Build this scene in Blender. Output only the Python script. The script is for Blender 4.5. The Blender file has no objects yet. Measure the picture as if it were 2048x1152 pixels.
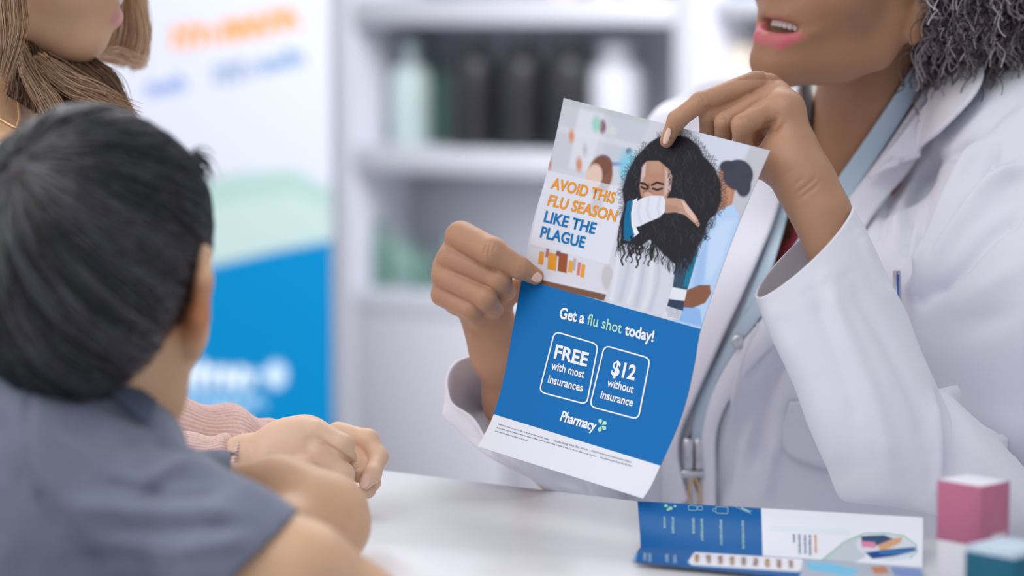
import bpy, math, random
import numpy as np
from mathutils import Vector, Matrix
from mathutils.bvhtree import BVHTree

random.seed(7)
rng = np.random.default_rng(7)
scene = bpy.context.scene
COL = scene.collection

# ------------------------------------------------------------------ camera, sky, lamps, exposure
FPX = 5000.0
PITCH = math.radians(6.0)
CAM = np.array([0.0, 0.0, 1.34])
COUNTER_Z = 0.95
cam_data = bpy.data.cameras.new('camera')
cam_data.sensor_width = 36.0
cam_data.lens = FPX * 36.0 / 2048.0
cam_data.clip_start = 0.05
cam_data.dof.use_dof = True
cam_data.dof.focus_distance = 2.0
cam_data.dof.aperture_fstop = 3.0
cam = bpy.data.objects.new('camera', cam_data)
cam.location = CAM.tolist()
cam.rotation_euler = (math.pi / 2 - PITCH, 0, 0)
COL.objects.link(cam)
scene.camera = cam

world = bpy.data.worlds.new('world')
scene.world = world
world.use_nodes = True
bg = world.node_tree.nodes['Background']
bg.inputs[0].default_value = (0.90, 0.94, 1.0, 1)
bg.inputs[1].default_value = 0.66


def area(name, loc, size, power, target, color=(1, 1, 1)):
    l = bpy.data.lights.new(name, 'AREA')
    l.shape = 'RECTANGLE'
    l.size, l.size_y = size
    l.energy = power
    l.color = color
    o = bpy.data.objects.new(name, l)
    o.location = loc
    d = Vector(target) - Vector(loc)
    o.rotation_euler = d.to_track_quat('-Z', 'Y').to_euler()
    COL.objects.link(o)
    return o


area('ceiling_light_front', (-0.9, 0.9, 2.9), (2.2, 1.6), 24, (0, 2.0, 1.0), (1, 0.985, 0.96))
area('ceiling_light_back', (0.3, 3.7, 2.9), (2.6, 1.2), 32, (0.0, 2.4, 1.0), (0.97, 0.98, 1.0))
area('fill_light_shelves', (0.9, 3.3, 2.6), (2.6, 1.0), 74, (0.5, 5.6, 0.8), (0.97, 0.98, 1.0))  # added lamp that brightens the shelf interiors
area('window_light_left', (-3.2, 1.6, 1.9), (1.8, 2.0), 26, (0.1, 2.1, 1.2), (0.96, 0.98, 1.0))

scene.view_settings.view_transform = 'Standard'
scene.view_settings.look = 'None'
scene.view_settings.exposure = 0.0
scene.view_settings.gamma = 1.0
scene.view_settings.use_curve_mapping = False

# ------------------------------------------------------------------ picture <-> place
CP, SP = math.cos(PITCH), math.sin(PITCH)
AX_R = np.array([1.0, 0, 0])
AX_F = np.array([0.0, CP, -SP])
AX_U = np.array([0.0, SP, CP])


def P(px, py, D):
    """world point seen at photo pixel px,py at distance D along the view axis"""
    px = np.asarray(px, float); py = np.asarray(py, float); D = np.asarray(D, float)
    x = (px - 1024.0) / FPX * D
    y = -(py - 576.0) / FPX * D
    return CAM + x[..., None] * AX_R + y[..., None] * AX_U + D[..., None] * AX_F


def proj(V):
    V = np.asarray(V, float) - CAM
    D = V @ AX_F
    return 1024 + (V @ AX_R) / D * FPX, 576 - (V @ AX_U) / D * FPX, D


def ray(px, py):
    d = P(px, py, 1.0) - CAM
    return d / np.linalg.norm(d, axis=-1, keepdims=True)


def on_counter(px, py, z=COUNTER_Z):
    d = P(px, py, 1.0) - CAM
    t = (z - CAM[2]) / d[..., 2]
    return CAM + d * np.asarray(t)[..., None]


def px2m(r, D):
    return r * D / FPX


def srgb(r, g, b):
    c = np.array([r, g, b], float) / 255.0
    return tuple(np.where(c <= 0.04045, c / 12.92, ((c + 0.055) / 1.055) ** 2.4))


# ------------------------------------------------------------------ mesh helpers
def build(name, V, F, mat, parent=None, col=None, smooth=True, mats=None, midx=None):
    """V (n,3); F list of int arrays (m,k)"""
    V = np.asarray(V, np.float32)
    if isinstance(F, np.ndarray):
        F = [F]
    F = [np.asarray(f, np.int32) for f in F if len(f)]
    me = bpy.data.meshes.new(name)
    me.vertices.add(len(V))
    me.vertices.foreach_set('co', V.ravel())
    loops = np.concatenate([f.ravel() for f in F])
    sizes = np.concatenate([np.full(len(f), f.shape[1], np.int32) for f in F])
    starts = np.concatenate([[0], np.cumsum(sizes)[:-1]]).astype(np.int32)
    me.loops.add(len(loops)); me.loops.foreach_set('vertex_index', loops)
    me.polygons.add(len(sizes))
    me.polygons.foreach_set('loop_start', starts)
    me.polygons.foreach_set('loop_total', sizes)
    me.update(calc_edges=True)
    me.validate()
    if smooth:
        me.polygons.foreach_set('use_smooth', np.ones(len(me.polygons), bool))
    if col is not None:
        a = me.color_attributes.new('Col', 'FLOAT_COLOR', 'POINT')
        c = np.ones((len(V), 4), np.float32)
        c[:, :3] = col
        a.data.foreach_set('color', c.ravel())
    for m in (mats or [mat]):
        me.materials.append(m)
    o = bpy.data.objects.new(name, me)
    COL.objects.link(o)
    if parent is not None:
        o.parent = parent
        o.matrix_parent_inverse = Matrix.Translation(-parent.location)
    return o


def tag(o, label, cat=None, group=None, kind=None):
    if label: o['label'] = label
    if cat: o['category'] = cat
    if group: o['group'] = group
    if kind: o['kind'] = kind
    return o


def thing(name, loc, label, cat, group=None):
    o = bpy.data.objects.new(name, None)
    o.empty_display_size = 0.05
    o.location = [float(v) for v in loc]
    COL.objects.link(o)
    return tag(o, label, cat, group)


class MB:
    """collects pieces of one mesh"""
    def __init__(s):
        s.V = []; s.F = []; s.C = []; s.n = 0

    def add(s, V, F, col=None):
        V = np.asarray(V, float).reshape(-1, 3)
        if isinstance(F, np.ndarray): F = [F]
        for f in F:
            s.F.append(np.asarray(f, int) + s.n)
        s.V.append(V)
        c = np.ones((len(V), 3)) if col is None else np.broadcast_to(np.asarray(col, float), (len(V), 3))
        s.C.append(c)
        s.n += len(V)

    def build(s, name, mat, parent=None, smooth=True, color=True):
        F = {}
        for f in s.F:
            if len(f): F.setdefault(f.shape[1], []).append(f)
        return build(name, np.concatenate(s.V), [np.concatenate(v) for v in F.values()], mat, parent,
                     np.concatenate(s.C) if color else None, smooth)


def grid_faces(nu, nv, wrap=False):
    i, j = np.meshgrid(np.arange(nu - 1), np.arange(nv if wrap else nv - 1), indexing='ij')
    a = i * nv + j; b = i * nv + (j + 1) % nv
    return np.stack([a, b, b + nv, a + nv], -1).reshape(-1, 4)


def smooth_mesh(V, F, it=2, lam=0.5):
    V = V.copy()
    e = []
    for f in F:
        k = f.shape[1]
        for q in range(k):
            e.append(np.stack([f[:, q], f[:, (q + 1) % k]], -1))
    e = np.concatenate(e)
    cnt = np.bincount(e[:, 0], minlength=len(V)) + np.bincount(e[:, 1], minlength=len(V))
    cnt = np.maximum(cnt, 1)
    for _ in range(it):
        acc = np.zeros_like(V)
        for d in range(3):
            acc[:, d] = np.bincount(e[:, 0], V[e[:, 1], d], len(V)) + np.bincount(e[:, 1], V[e[:, 0], d], len(V))
        V += lam * (acc / cnt[:, None] - V)
    return V


def vnormals(V, F):
    N = np.zeros_like(V)
    for f in F:
        n = np.cross(V[f[:, 2]] - V[f[:, 0]], V[f[:, -1]] - V[f[:, 1]])
        for q in range(f.shape[1]):
            for d in range(3):
                N[:, d] += np.bincount(f[:, q], n[:, d], len(V))
    return N / np.maximum(np.linalg.norm(N, axis=1, keepdims=True), 1e-12)


def spline(pts, n):
    """Catmull-Rom through rows of pts"""
    p = np.asarray(pts, float)
    p = np.vstack([2 * p[0] - p[1], p, 2 * p[-1] - p[-2]])
    m = len(p) - 3
    t = np.linspace(0, m - 1e-9, n)
    i = t.astype(int); u = (t - i)[:, None]
    a, b, c, d = p[i], p[i + 1], p[i + 2], p[i + 3]
    return 0.5 * (2 * b + (c - a) * u + (2 * a - 5 * b + 4 * c - d) * u ** 2 + (3 * b - a - 3 * c + d) * u ** 3)


def tube(pts, r, ns=6, cap=True):
    pts = np.asarray(pts, float); n = len(pts)
    r = np.broadcast_to(np.asarray(r, float), (n,))
    T = np.gradient(pts, axis=0)
    T /= np.maximum(np.linalg.norm(T, axis=1, keepdims=True), 1e-12)
    up = np.array([0.13, 0.31, 0.94]) if abs(T[0][2]) < 0.8 else np.array([0.95, 0.2, 0.1])
    U = np.zeros_like(pts)
    u = np.cross(T[0], up); u /= np.linalg.norm(u)
    for i in range(n):
        u = u - T[i] * (u @ T[i]); u /= max(np.linalg.norm(u), 1e-9)
        U[i] = u
    W = np.cross(T, U)
    a = np.linspace(0, 2 * np.pi, ns, endpoint=False)
    V = pts[:, None] + r[:, None, None] * (np.cos(a)[None, :, None] * U[:, None] + np.sin(a)[None, :, None] * W[:, None])
    F = [grid_faces(n, ns, True)]
    V = V.reshape(-1, 3)
    if cap:
        F.append(np.arange(ns)[None, :]); F.append((np.arange(ns)[::-1] + (n - 1) * ns)[None, :])
    return V, F


def strands(mb, Pts, r, cols, ns=3):
    """many thin strands at once: Pts (m,n,3), r (m,n) or scalar, cols (m,3)"""
    m, n, _ = Pts.shape
    T = np.gradient(Pts, axis=1)
    T /= np.maximum(np.linalg.norm(T, axis=2, keepdims=True), 1e-12)
    up = np.array([0.35, 0.8, 0.49])
    U = np.cross(T, up); U /= np.maximum(np.linalg.norm(U, axis=2, keepdims=True), 1e-9)
    W = np.cross(T, U)
    r = np.broadcast_to(np.asarray(r, float), (m, n))
    a = np.linspace(0, 2 * np.pi, ns, endpoint=False)
    V = Pts[:, :, None] + r[:, :, None, None] * (np.cos(a)[:, None] * U[:, :, None] + np.sin(a)[:, None] * W[:, :, None])
    f = grid_faces(n, ns, True)
    F = (f[None] + (np.arange(m) * n * ns)[:, None, None]).reshape(-1, 4)
    mb.add(V.reshape(-1, 3), F, np.repeat(cols, n * ns, axis=0))


def loft(secs, nseg=48, nlen=40, disp=None):
    """secs rows: cx,cy,cz, ux,uy,uz, vx,vy,vz  -> tube surface; disp(u(0..1 along),ang,point)->metres"""
    S = spline(secs, nlen)
    a = np.linspace(0, 2 * np.pi, nseg, endpoint=False)
    C, U, W = S[:, None, 0:3], S[:, None, 3:6], S[:, None, 6:9]
    off = np.cos(a)[None, :, None] * U + np.sin(a)[None, :, None] * W
    V = C + off
    if disp is not None:
        u = np.linspace(0, 1, nlen)[:, None] * np.ones((1, nseg))
        A = np.ones((nlen, 1)) * a[None]
        d = disp(u, A, V)
        V = V + off / np.linalg.norm(off, axis=2, keepdims=True) * d[..., None]
    V = V.reshape(-1, 3); F = grid_faces(nlen, nseg, True)
    if (vnormals(V, [F]) * off.reshape(-1, 3)).sum() < 0: F = F[:, ::-1]
    return V, F


def solidify(o, t, offset=-1):
    m = o.modifiers.new('thickness', 'SOLIDIFY'); m.thickness = t; m.offset = offset
    return o


def subsurf(o, n=1):
    m = o.modifiers.new('smooth', 'SUBSURF'); m.levels = n; m.render_levels = n
    return o


def box_mesh(o, ex, ey, ez, lo, hi, b=0.0):
    """box in frame (ex,ey,ez) at o, chamfered by b"""
    lo = np.array(lo, float); hi = np.array(hi, float)
    V = []; ids = {}
    b = min(b, *(0.45 * (hi - lo)))
    if b <= 0:
        for i in range(8):
            c = [hi[k] if i >> k & 1 else lo[k] for k in range(3)]
            V.append(o + ex * c[0] + ey * c[1] + ez * c[2])
        return np.array(V), [np.array([[0, 2, 3, 1], [4, 5, 7, 6], [0, 1, 5, 4], [2, 6, 7, 3], [0, 4, 6, 2], [1, 3, 7, 5]])]
    for i in range(8):
        s = [1 if i >> k & 1 else -1 for k in range(3)]
        c = [hi[k] if s[k] > 0 else lo[k] for k in range(3)]
        for k in range(3):      # vertex lying on face k
            q = [c[m] - (0 if m == k else s[m] * b) for m in range(3)]
            ids[(i, k)] = len(V); V.append(o + ex * q[0] + ey * q[1] + ez * q[2])
    F4 = []; F3 = []
    for k in range(3):
        a, c = [m for m in range(3) if m != k]
        for sgn in (0, 1):
            q = [ids[((sgn << k) | (x << a) | (y << c), k)] for x, y in ((0, 0), (1, 0), (1, 1), (0, 1))]
            F4.append(q)
    for k in range(3):
        a, c = [m for m in range(3) if m != k]
        for x in (0, 1):
            for y in (0, 1):
                i0 = (x << a) | (y << c); i1 = i0 | (1 << k)
                F4.append([ids[(i0, a)], ids[(i0, c)], ids[(i1, c)], ids[(i1, a)]])
    for i in range(8):
        F3.append([ids[(i, 0)], ids[(i, 1)], ids[(i, 2)]])
    V = np.array(V); cen = V.mean(0)
    out = []
    for L in (F4, F3):
        L2 = []
        for f in L:
            n = np.cross(V[f[1]] - V[f[0]], V[f[2]] - V[f[0]])
            L2.append(f if n @ (V[f].mean(0) - cen) > 0 else f[::-1])
        out.append(np.array(L2))
    return V, out


def lathe(o, ex, ey, ez, prof, n=28):
    """prof rows (r,z)"""
    prof = np.asarray(prof, float)
    a = np.linspace(0, 2 * np.pi, n, endpoint=False)
    V = o + prof[:, None, 0:1] * (np.cos(a)[None, :, None] * ex + np.sin(a)[None, :, None] * ey) + prof[:, None, 1:2] * ez
    return V.reshape(-1, 3), [grid_faces(len(prof), n, True)[:, ::-1], np.arange(n)[None, ::-1], (np.arange(n) + (len(prof) - 1) * n)[None]]


# ------------------------------------------------------------------ distance fields for bodies
def _bb(pts, r):
    pts = np.asarray(pts, float); r = np.asarray(r, float).reshape(-1, 1)
    return (pts - r).min(0), (pts + r).max(0)


class Chain:
    def __init__(s, pts, r, k=0.0):
        s.p = np.asarray(pts, float); s.r = np.broadcast_to(np.asarray(r, float), (len(s.p),)).copy(); s.k = k
        s.lo, s.hi = _bb(s.p, s.r)

    def ev(s, Q):
        out = None
        for a, b, ra, rb in zip(s.p[:-1], s.p[1:], s.r[:-1], s.r[1:]):
            ba = b - a; pa = Q - a
            t = np.clip((pa @ ba) / max(ba @ ba, 1e-12), 0, 1)
            d = np.linalg.norm(pa - t[:, None] * ba, axis=1) - (ra + (rb - ra) * t)
            out = d if out is None else smin(out, d, s.k)
        return out


class Ell:
    def __init__(s, c, r, R=None):
        s.c = np.asarray(c, float); s.r = np.broadcast_to(np.asarray(r, float), (3,)); s.R = np.eye(3) if R is None else R
        m = s.r.max(); s.lo = s.c - m; s.hi = s.c + m

    def ev(s, Q):
        q = (Q - s.c) @ s.R
        k0 = np.linalg.norm(q / s.r, axis=1); k1 = np.linalg.norm(q / s.r ** 2, axis=1)
        return k0 * (k0 - 1) / np.maximum(k1, 1e-9)


def smin(a, b, k):
    if k <= 0: return np.minimum(a, b)
    h = np.clip(0.5 + 0.5 * (b - a) / k, 0, 1)
    return b + (a - b) * h - k * h * (1 - h)


class Field:
    def __init__(s):
        s.ops = []; s.lo = np.full(3, 1e9); s.hi = np.full(3, -1e9)

    def add(s, prim, k=0.004, sub=False):
        s.ops.append((prim, k, sub))
        if not sub:
            s.lo = np.minimum(s.lo, prim.lo); s.hi = np.maximum(s.hi, prim.hi)
        return s

    def ev(s, Q):
        f = np.full(len(Q), 10.0)
        for p, k, sub in s.ops:
            m = 0.02 + k
            sel = np.all((Q > p.lo - m) & (Q < p.hi + m), axis=1)
            if not sel.any(): continue
            full = sel.all()
            q = Q if full else Q[sel]
            d = p.ev(q)
            g = f if full else f[sel]
            g = -smin(-g, d, k) if sub else smin(g, d, k)
            if full: f = g
            else: f[sel] = g
        return f

    def mesh(s, h, it=2, lo=None, hi=None, off=0.0):
        lo = (s.lo - 3 * h - off) if lo is None else np.maximum(np.asarray(lo, float), s.lo - 3 * h - off)
        hi = (s.hi + 3 * h + off) if hi is None else np.minimum(np.asarray(hi, float), s.hi + 3 * h + off)
        n = np.ceil((hi - lo) / h).astype(int) + 1
        G = np.empty(n, np.float32)
        ys, zs = np.meshgrid(lo[1] + h * np.arange(n[1]), lo[2] + h * np.arange(n[2]), indexing='ij')
        step = max(1, int(600000 / (n[1] * n[2])))
        for i in range(0, n[0], step):
            j = min(i + step, n[0]); xs = lo[0] + h * np.arange(i, j)
            Q = np.empty((j - i, n[1], n[2], 3))
            Q[..., 0] = xs[:, None, None]; Q[..., 1] = ys; Q[..., 2] = zs
            G[i:j] = s.ev(Q.reshape(-1, 3)).reshape(j - i, n[1], n[2]) - off
        V, F = surfnets(G, lo, h)
        return smooth_mesh(V, [F], it), F


def surfnets(G, lo, h):
    S = G < 0
    n = np.array(G.shape)
    c = [S[dx:n[0] - 1 + dx, dy:n[1] - 1 + dy, dz:n[2] - 1 + dz] for dx in (0, 1) for dy in (0, 1) for dz in (0, 1)]
    anyc = np.logical_or.reduce(c); allc = np.logical_and.reduce(c)
    act = anyc & ~allc
    idx = np.argwhere(act)
    ids = np.full(act.shape, -1, np.int32); ids[act] = np.arange(len(idx))
    offs = np.array([(dx, dy, dz) for dx in (0, 1) for dy in (0, 1) for dz in (0, 1)])
    vals = np.stack([G[idx[:, 0] + o[0], idx[:, 1] + o[1], idx[:, 2] + o[2]] for o in offs], 1)
    acc = np.zeros((len(idx), 3)); cnt = np.zeros(len(idx))
    for a in range(8):
        for b in range(a + 1, 8):
            if np.abs(offs[a] - offs[b]).sum() != 1: continue
            fa, fb = vals[:, a], vals[:, b]
            m = (fa < 0) != (fb < 0)
            t = np.where(m, fa / np.where(m, fa - fb, 1), 0)
            acc += m[:, None] * (offs[a] + t[:, None] * (offs[b] - offs[a])); cnt += m
    V = lo + h * (idx + acc / cnt[:, None])
    Fs = []
    for ax in range(3):
        sl0 = [slice(None)] * 3; sl1 = [slice(None)] * 3
        sl0[ax] = slice(0, -1); sl1[ax] = slice(1, None)
        A, B = S[tuple(sl0)], S[tuple(sl1)]
        e = np.argwhere(A != B)
        o1, o2 = [m for m in range(3) if m != ax]
        ok = (e[:, o1] > 0) & (e[:, o2] > 0) & (e[:, o1] < n[o1] - 1) & (e[:, o2] < n[o2] - 1)
        e = e[ok]
        q = []
        for d1, d2 in ((1, 1), (0, 1), (0, 0), (1, 0)):
            w = e.copy(); w[:, o1] -= d1; w[:, o2] -= d2
            q.append(ids[w[:, 0], w[:, 1], w[:, 2]])
        f = np.stack(q, 1)
        flip = A[e[:, 0], e[:, 1], e[:, 2]]
        if ax == 1: flip = ~flip
        f[~flip] = f[~flip][:, ::-1]
        Fs.append(f)
    return V, np.concatenate(Fs)


def seg_dist(X, Y, pl):
    """distance in the plane from points to a polyline"""
    pl = np.asarray(pl, float); out = np.full(X.shape, 1e9)
    for a, b in zip(pl[:-1], pl[1:]):
        d = b - a; t = np.clip(((X - a[0]) * d[0] + (Y - a[1]) * d[1]) / max(d @ d, 1e-9), 0, 1)
        out = np.minimum(out, np.hypot(X - a[0] - t * d[0], Y - a[1] - t * d[1]))
    return out


def inside(X, Y, poly):
    poly = np.asarray(poly, float); r = np.zeros(X.shape, bool)
    j = len(poly) - 1
    for i in range(len(poly)):
        xi, yi = poly[i]; xj, yj = poly[j]
        c = ((yi > Y) != (yj > Y)) & (X < (xj - xi) * (Y - yi) / ((yj - yi) if yj != yi else 1e-9) + xi)
        r ^= c; j = i
    return r


def poly_sd(X, Y, poly):
    poly = np.asarray(poly, float)
    d = seg_dist(X, Y, np.vstack([poly, poly[:1]]))
    return np.where(inside(X, Y, poly), -d, d)


def folds(V, F, strokes, front=True):
    """press cloth creases (seen along photo polylines) into a mesh: (polyline, half width px, height m)"""
    N = vnormals(V, F)
    X, Y, D = proj(V)
    view = V - CAM; view /= np.linalg.norm(view, axis=1, keepdims=True)
    w = np.clip(-(N * view).sum(1) * 3, 0, 1) if front else 1.0
    d = np.zeros(len(V))
    for pl, hw, amp in strokes:
        pl = np.asarray(pl, float)
        s = spline(pl, max(8, 5 * len(pl))) if len(pl) > 2 else pl
        r = seg_dist(X, Y, s) / hw
        # fade at both ends
        L0 = np.hypot(X - s[0, 0], Y - s[0, 1]) / hw; L1 = np.hypot(X - s[-1, 0], Y - s[-1, 1]) / hw
        e = np.clip(L0 / 2.5, 0, 1) * np.clip(L1 / 2.5, 0, 1)
        d += amp * np.exp(-r * r) * (0.25 + 0.75 * e)
    return V + N * (d * w)[:, None]


def bvh_of(V, F):
    return BVHTree.FromPolygons([tuple(v) for v in V], [tuple(f) for f in F])


def drape_pts(px, py, bvh, off, fallback):
    """world points on a surface, lifted by off toward the outside"""
    px = np.asarray(px, float); py = np.asarray(py, float)
    dirs = ray(px.ravel(), py.ravel()); out = np.empty((px.size, 3)); o = Vector(CAM.tolist())
    hit = np.zeros(px.size, bool)
    for i, d in enumerate(dirs):
        loc, nor, _, _ = bvh.ray_cast(o, Vector(d.tolist()))
        if loc is not None:
            hit[i] = True
            n = np.array(nor)
            if n @ d > 0: n = -n
            out[i] = np.array(loc) + off * n
    if not hit.all():
        fb = P(px.ravel(), py.ravel(), np.broadcast_to(fallback, (px.size,)))
        if hit.any():      # nearest hit supplies the depth
            hx = px.ravel()[hit]; hy = py.ravel()[hit]; _, _, hd = proj(out[hit])
            for i in np.where(~hit)[0]:
                k = np.argmin((hx - px.ravel()[i]) ** 2 + (hy - py.ravel()[i]) ** 2)
                fb[i] = P(px.ravel()[i], py.ravel()[i], hd[k])
        out[~hit] = fb[~hit]
    return out.reshape(px.shape + (3,))


def relax_grid(G, it=3):
    for _ in range(it):
        H = G.copy()
        H[1:-1, 1:-1] = 0.5 * G[1:-1, 1:-1] + 0.125 * (G[:-2, 1:-1] + G[2:, 1:-1] + G[1:-1, :-2] + G[1:-1, 2:])
        H[0, 1:-1] = 0.5 * G[0, 1:-1] + 0.25 * (G[0, 2:] + G[0, :-2])
        H[-1, 1:-1] = 0.5 * G[-1, 1:-1] + 0.25 * (G[-1, 2:] + G[-1, :-2])
        H[1:-1, 0] = 0.5 * G[1:-1, 0] + 0.25 * (G[2:, 0] + G[:-2, 0])
        H[1:-1, -1] = 0.5 * G[1:-1, -1] + 0.25 * (G[2:, -1] + G[:-2, -1])
        G = H
    return G


def ribbon(left, right, bvh, off, fallback, nu=60, nv=12, it=3, bulge=0.0):
    """sheet between two photo polylines, laid over a surface"""
    A = spline(left, nu); B = spline(right, nu)
    s = np.linspace(0, 1, nv)
    XY = A[:, None] * (1 - s)[None, :, None] + B[:, None] * s[None, :, None]
    G = drape_pts(XY[..., 0], XY[..., 1], bvh, off, fallback)
    if bulge:
        d = G - CAM; d /= np.linalg.norm(d, axis=-1, keepdims=True)
        G = G - d * (bulge * np.sin(np.pi * s))[None, :, None]
    G = relax_grid(G, it)
    return G.reshape(-1, 3), grid_faces(nu, nv)


class Frame:
    def __init__(s, o, yaw, pitch=0, roll=0, sc=1.0):
        s.o = np.asarray(o, float)
        s.R = np.array(Matrix.Rotation(math.radians(yaw), 3, 'Z') @ Matrix.Rotation(math.radians(pitch), 3, 'X') @ Matrix.Rotation(math.radians(roll), 3, 'Y'))
        s.s = sc

    def pt(s, *p):
        p = np.asarray(p[0] if len(p) == 1 else p, float)
        return s.o + (p * s.s) @ s.R.T

    def loc(s, V):
        return ((V - s.o) @ s.R) / s.s

    def ell(s, c, r):
        return Ell(s.pt(c), np.asarray(r) * s.s, s.R)

    def ch(s, pts, r, k=0.0):
        return Chain(s.pt(np.asarray(pts, float)), np.asarray(r, float) * s.s, k)


# ------------------------------------------------------------------ materials
def mat(name, color=(0.8, 0.8, 0.8), rough=0.5, spec=0.5, attr=False, metal=0.0, sss=0.0, sheen=0.0, bump=None, var=0.0,
        var_scale=30.0, coat=0.0, sss_col=(1.0, 0.35, 0.2), alpha=1.0, trans=0.0):
    m = bpy.data.materials.new(name); m.use_nodes = True
    nt = m.node_tree; b = nt.nodes['Principled BSDF']
    b.inputs['Base Color'].default_value = (*color, 1)
    b.inputs['Roughness'].default_value = rough
    b.inputs['Specular IOR Level'].default_value = spec
    b.inputs['Metallic'].default_value = metal
    b.inputs['Coat Weight'].default_value = coat
    b.inputs['Transmission Weight'].default_value = trans
    if sheen:
        b.inputs['Sheen Weight'].default_value = sheen
        b.inputs['Sheen Roughness'].default_value = 0.4
    if sss:
        b.inputs['Subsurface Weight'].default_value = sss
        b.inputs['Subsurface Radius'].default_value = sss_col
        b.inputs['Subsurface Scale'].default_value = 0.006
    tc = nt.nodes.new('ShaderNodeTexCoord')
    src = None
    if attr:
        a = nt.nodes.new('ShaderNodeVertexColor'); a.layer_name = 'Col'; src = a.outputs['Color']
    if var > 0:
        n = nt.nodes.new('ShaderNodeTexNoise'); n.inputs['Scale'].default_value = var_scale; n.inputs['Detail'].default_value = 4
        nt.links.new(tc.outputs['Object'], n.inputs['Vector'])
        mr = nt.nodes.new('ShaderNodeMapRange'); mr.inputs[1].default_value = 0.3; mr.inputs[2].default_value = 0.7
        mr.inputs[3].default_value = 1 - var; mr.inputs[4].default_value = 1 + var
        nt.links.new(n.outputs['Fac'], mr.inputs[0])
        mx = nt.nodes.new('ShaderNodeMix'); mx.data_type = 'RGBA'; mx.blend_type = 'MULTIPLY'; mx.inputs[0].default_value = 1
        if src is not None: nt.links.new(src, mx.inputs[6])
        else: mx.inputs[6].default_value = (*color, 1)
        nt.links.new(mr.outputs[0], mx.inputs[7]); src = mx.outputs[2]
    if src is not None: nt.links.new(src, b.inputs['Base Color'])
    prev = None
    for (kind, scale, strength, dist) in (bump or []):
        if kind == 'noise':
            t = nt.nodes.new('ShaderNodeTexNoise'); t.inputs['Detail'].default_value = 5; out = t.outputs['Fac']
        elif kind == 'voronoi':
            t = nt.nodes.new('ShaderNodeTexVoronoi'); out = t.outputs['Distance']
        else:
            t = nt.nodes.new('ShaderNodeTexWave'); t.bands_direction = kind; out = t.outputs['Fac']; t.inputs['Distortion'].default_value = 1.5
        t.inputs['Scale'].default_value = scale
        nt.links.new(tc.outputs['Object'], t.inputs['Vector'])
        bn = nt.nodes.new('ShaderNodeBump'); bn.inputs['Strength'].default_value = strength; bn.inputs['Distance'].default_value = dist
        nt.links.new(out, bn.inputs['Height'])
        if prev is not None: nt.links.new(prev, bn.inputs['Normal'])
        prev = bn.outputs['Normal']
    if prev is not None: nt.links.new(prev, b.inputs['Normal'])
    return m


M_SKIN = mat('skin', attr=True, rough=0.48, spec=0.4, sss=0.12, var=0.05, var_scale=45,
             bump=[('voronoi', 900, 0.12, 0.0006), ('noise', 160, 0.25, 0.0008)])
M_NAIL = mat('nail', srgb(226, 186, 172), rough=0.22, spec=0.5, sss=0.1)
M_TEETH = mat('teeth', srgb(232, 228, 224), rough=0.2)
M_COAT = mat('white_cotton', srgb(226, 225, 236), rough=0.8, spec=0.2, sheen=0.15, bump=[('noise', 700, 0.2, 0.0004), ('noise', 22, 0.25, 0.004)])
M_COATIN = mat('coat_lining', srgb(214, 213, 224), rough=0.85, spec=0.2)
M_RED = mat('red_knit', srgb(150, 52, 66), rough=0.8, var=0.1)
M_LAN = mat('lanyard_ribbon', srgb(176, 196, 212), rough=0.45, bump=[('noise', 900, 0.2, 0.0003)])
M_DARK = mat('dark_cord', srgb(52, 44, 48), rough=0.6)
M_METAL = mat('brushed_metal', srgb(205, 205, 212), rough=0.28, metal=0.9)
M_GOLD = mat('gold', srgb(232, 196, 150), rough=0.3, metal=0.85)
M_SHIRT = mat('grey_blue_cotton', srgb(124, 129, 147), rough=0.9, spec=0.15, sheen=0.2, var=0.07, var_scale=60, bump=[('noise', 500, 0.25, 0.0005), ('noise', 30, 0.3, 0.004)])
M_KNIT = mat('pink_rib_knit', attr=True, rough=0.95, spec=0.1, sheen=0.5, bump=[('noise', 600, 0.5, 0.0012)])
M_WHITE = mat('white_laminate', srgb(236, 236, 240), rough=0.22, spec=0.5)
M_HAIR = mat('hair_strands', attr=True, rough=0.42, spec=0.5)
M_HAIRB = mat('black_hair_strands', attr=True, rough=0.3, spec=0.9)
M_PRINT = mat('printed_paper', attr=True, rough=0.5, spec=0.16)
M_PAINT = mat('printed_panel', attr=True, rough=0.7, spec=0.1)
M_WALL = mat('white_wall_paint', srgb(228, 229, 236), rough=0.9)
M_FLOOR = mat('pale_floor', srgb(200, 200, 205), rough=0.4, var=0.05)
# ------------------------------------------------------------------ the room
SA = math.radians(30)
EU = np.array([math.cos(SA), -math.sin(SA), 0.0]); EB = np.array([math.sin(SA), math.cos(SA), 0.0]); EZ = np.array([0, 0, 1.0])
S0 = P(1000, 300, 5.5); S0[2] = 0.0


def on_plane(px, py, back=0.0):
    """u (along the shelving) and z where the view ray meets the plane 'back' metres behind the shelf fronts"""
    d = P(px, py, 1.0) - CAM
    o = S0 + EB * back
    t = ((o - CAM) @ EB) / (d @ EB)
    q = CAM + d * t
    return (q - o) @ EU, q[2]


def W(u, b, z):
    return S0 + EU * u + EB * b + EZ * z


def bx(mb, lo, hi, col, b=0.003, o=None, ex=EU, ey=EB):
    V, F = box_mesh(S0 if o is None else o, ex, ey, EZ, lo, hi, b)
    mb.add(V, F, col)


mb = MB(); V, F = box_mesh(np.zeros(3), np.array([1., 0, 0]), np.array([0, 1., 0]), EZ, (-7, -3, -0.1), (7, 12, 0), 0)
mb.add(V, F); tag(mb.build('floor', M_FLOOR, smooth=False, color=False), 'pale polished shop floor', kind='structure')
mb = MB(); bx(mb, (-6, 0.62, 0), (6, 0.72, 3.2), (1, 1, 1), 0); tag(mb.build('wall_back', M_WALL, smooth=False, color=False), 'white wall behind the shelving', kind='structure')

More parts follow.
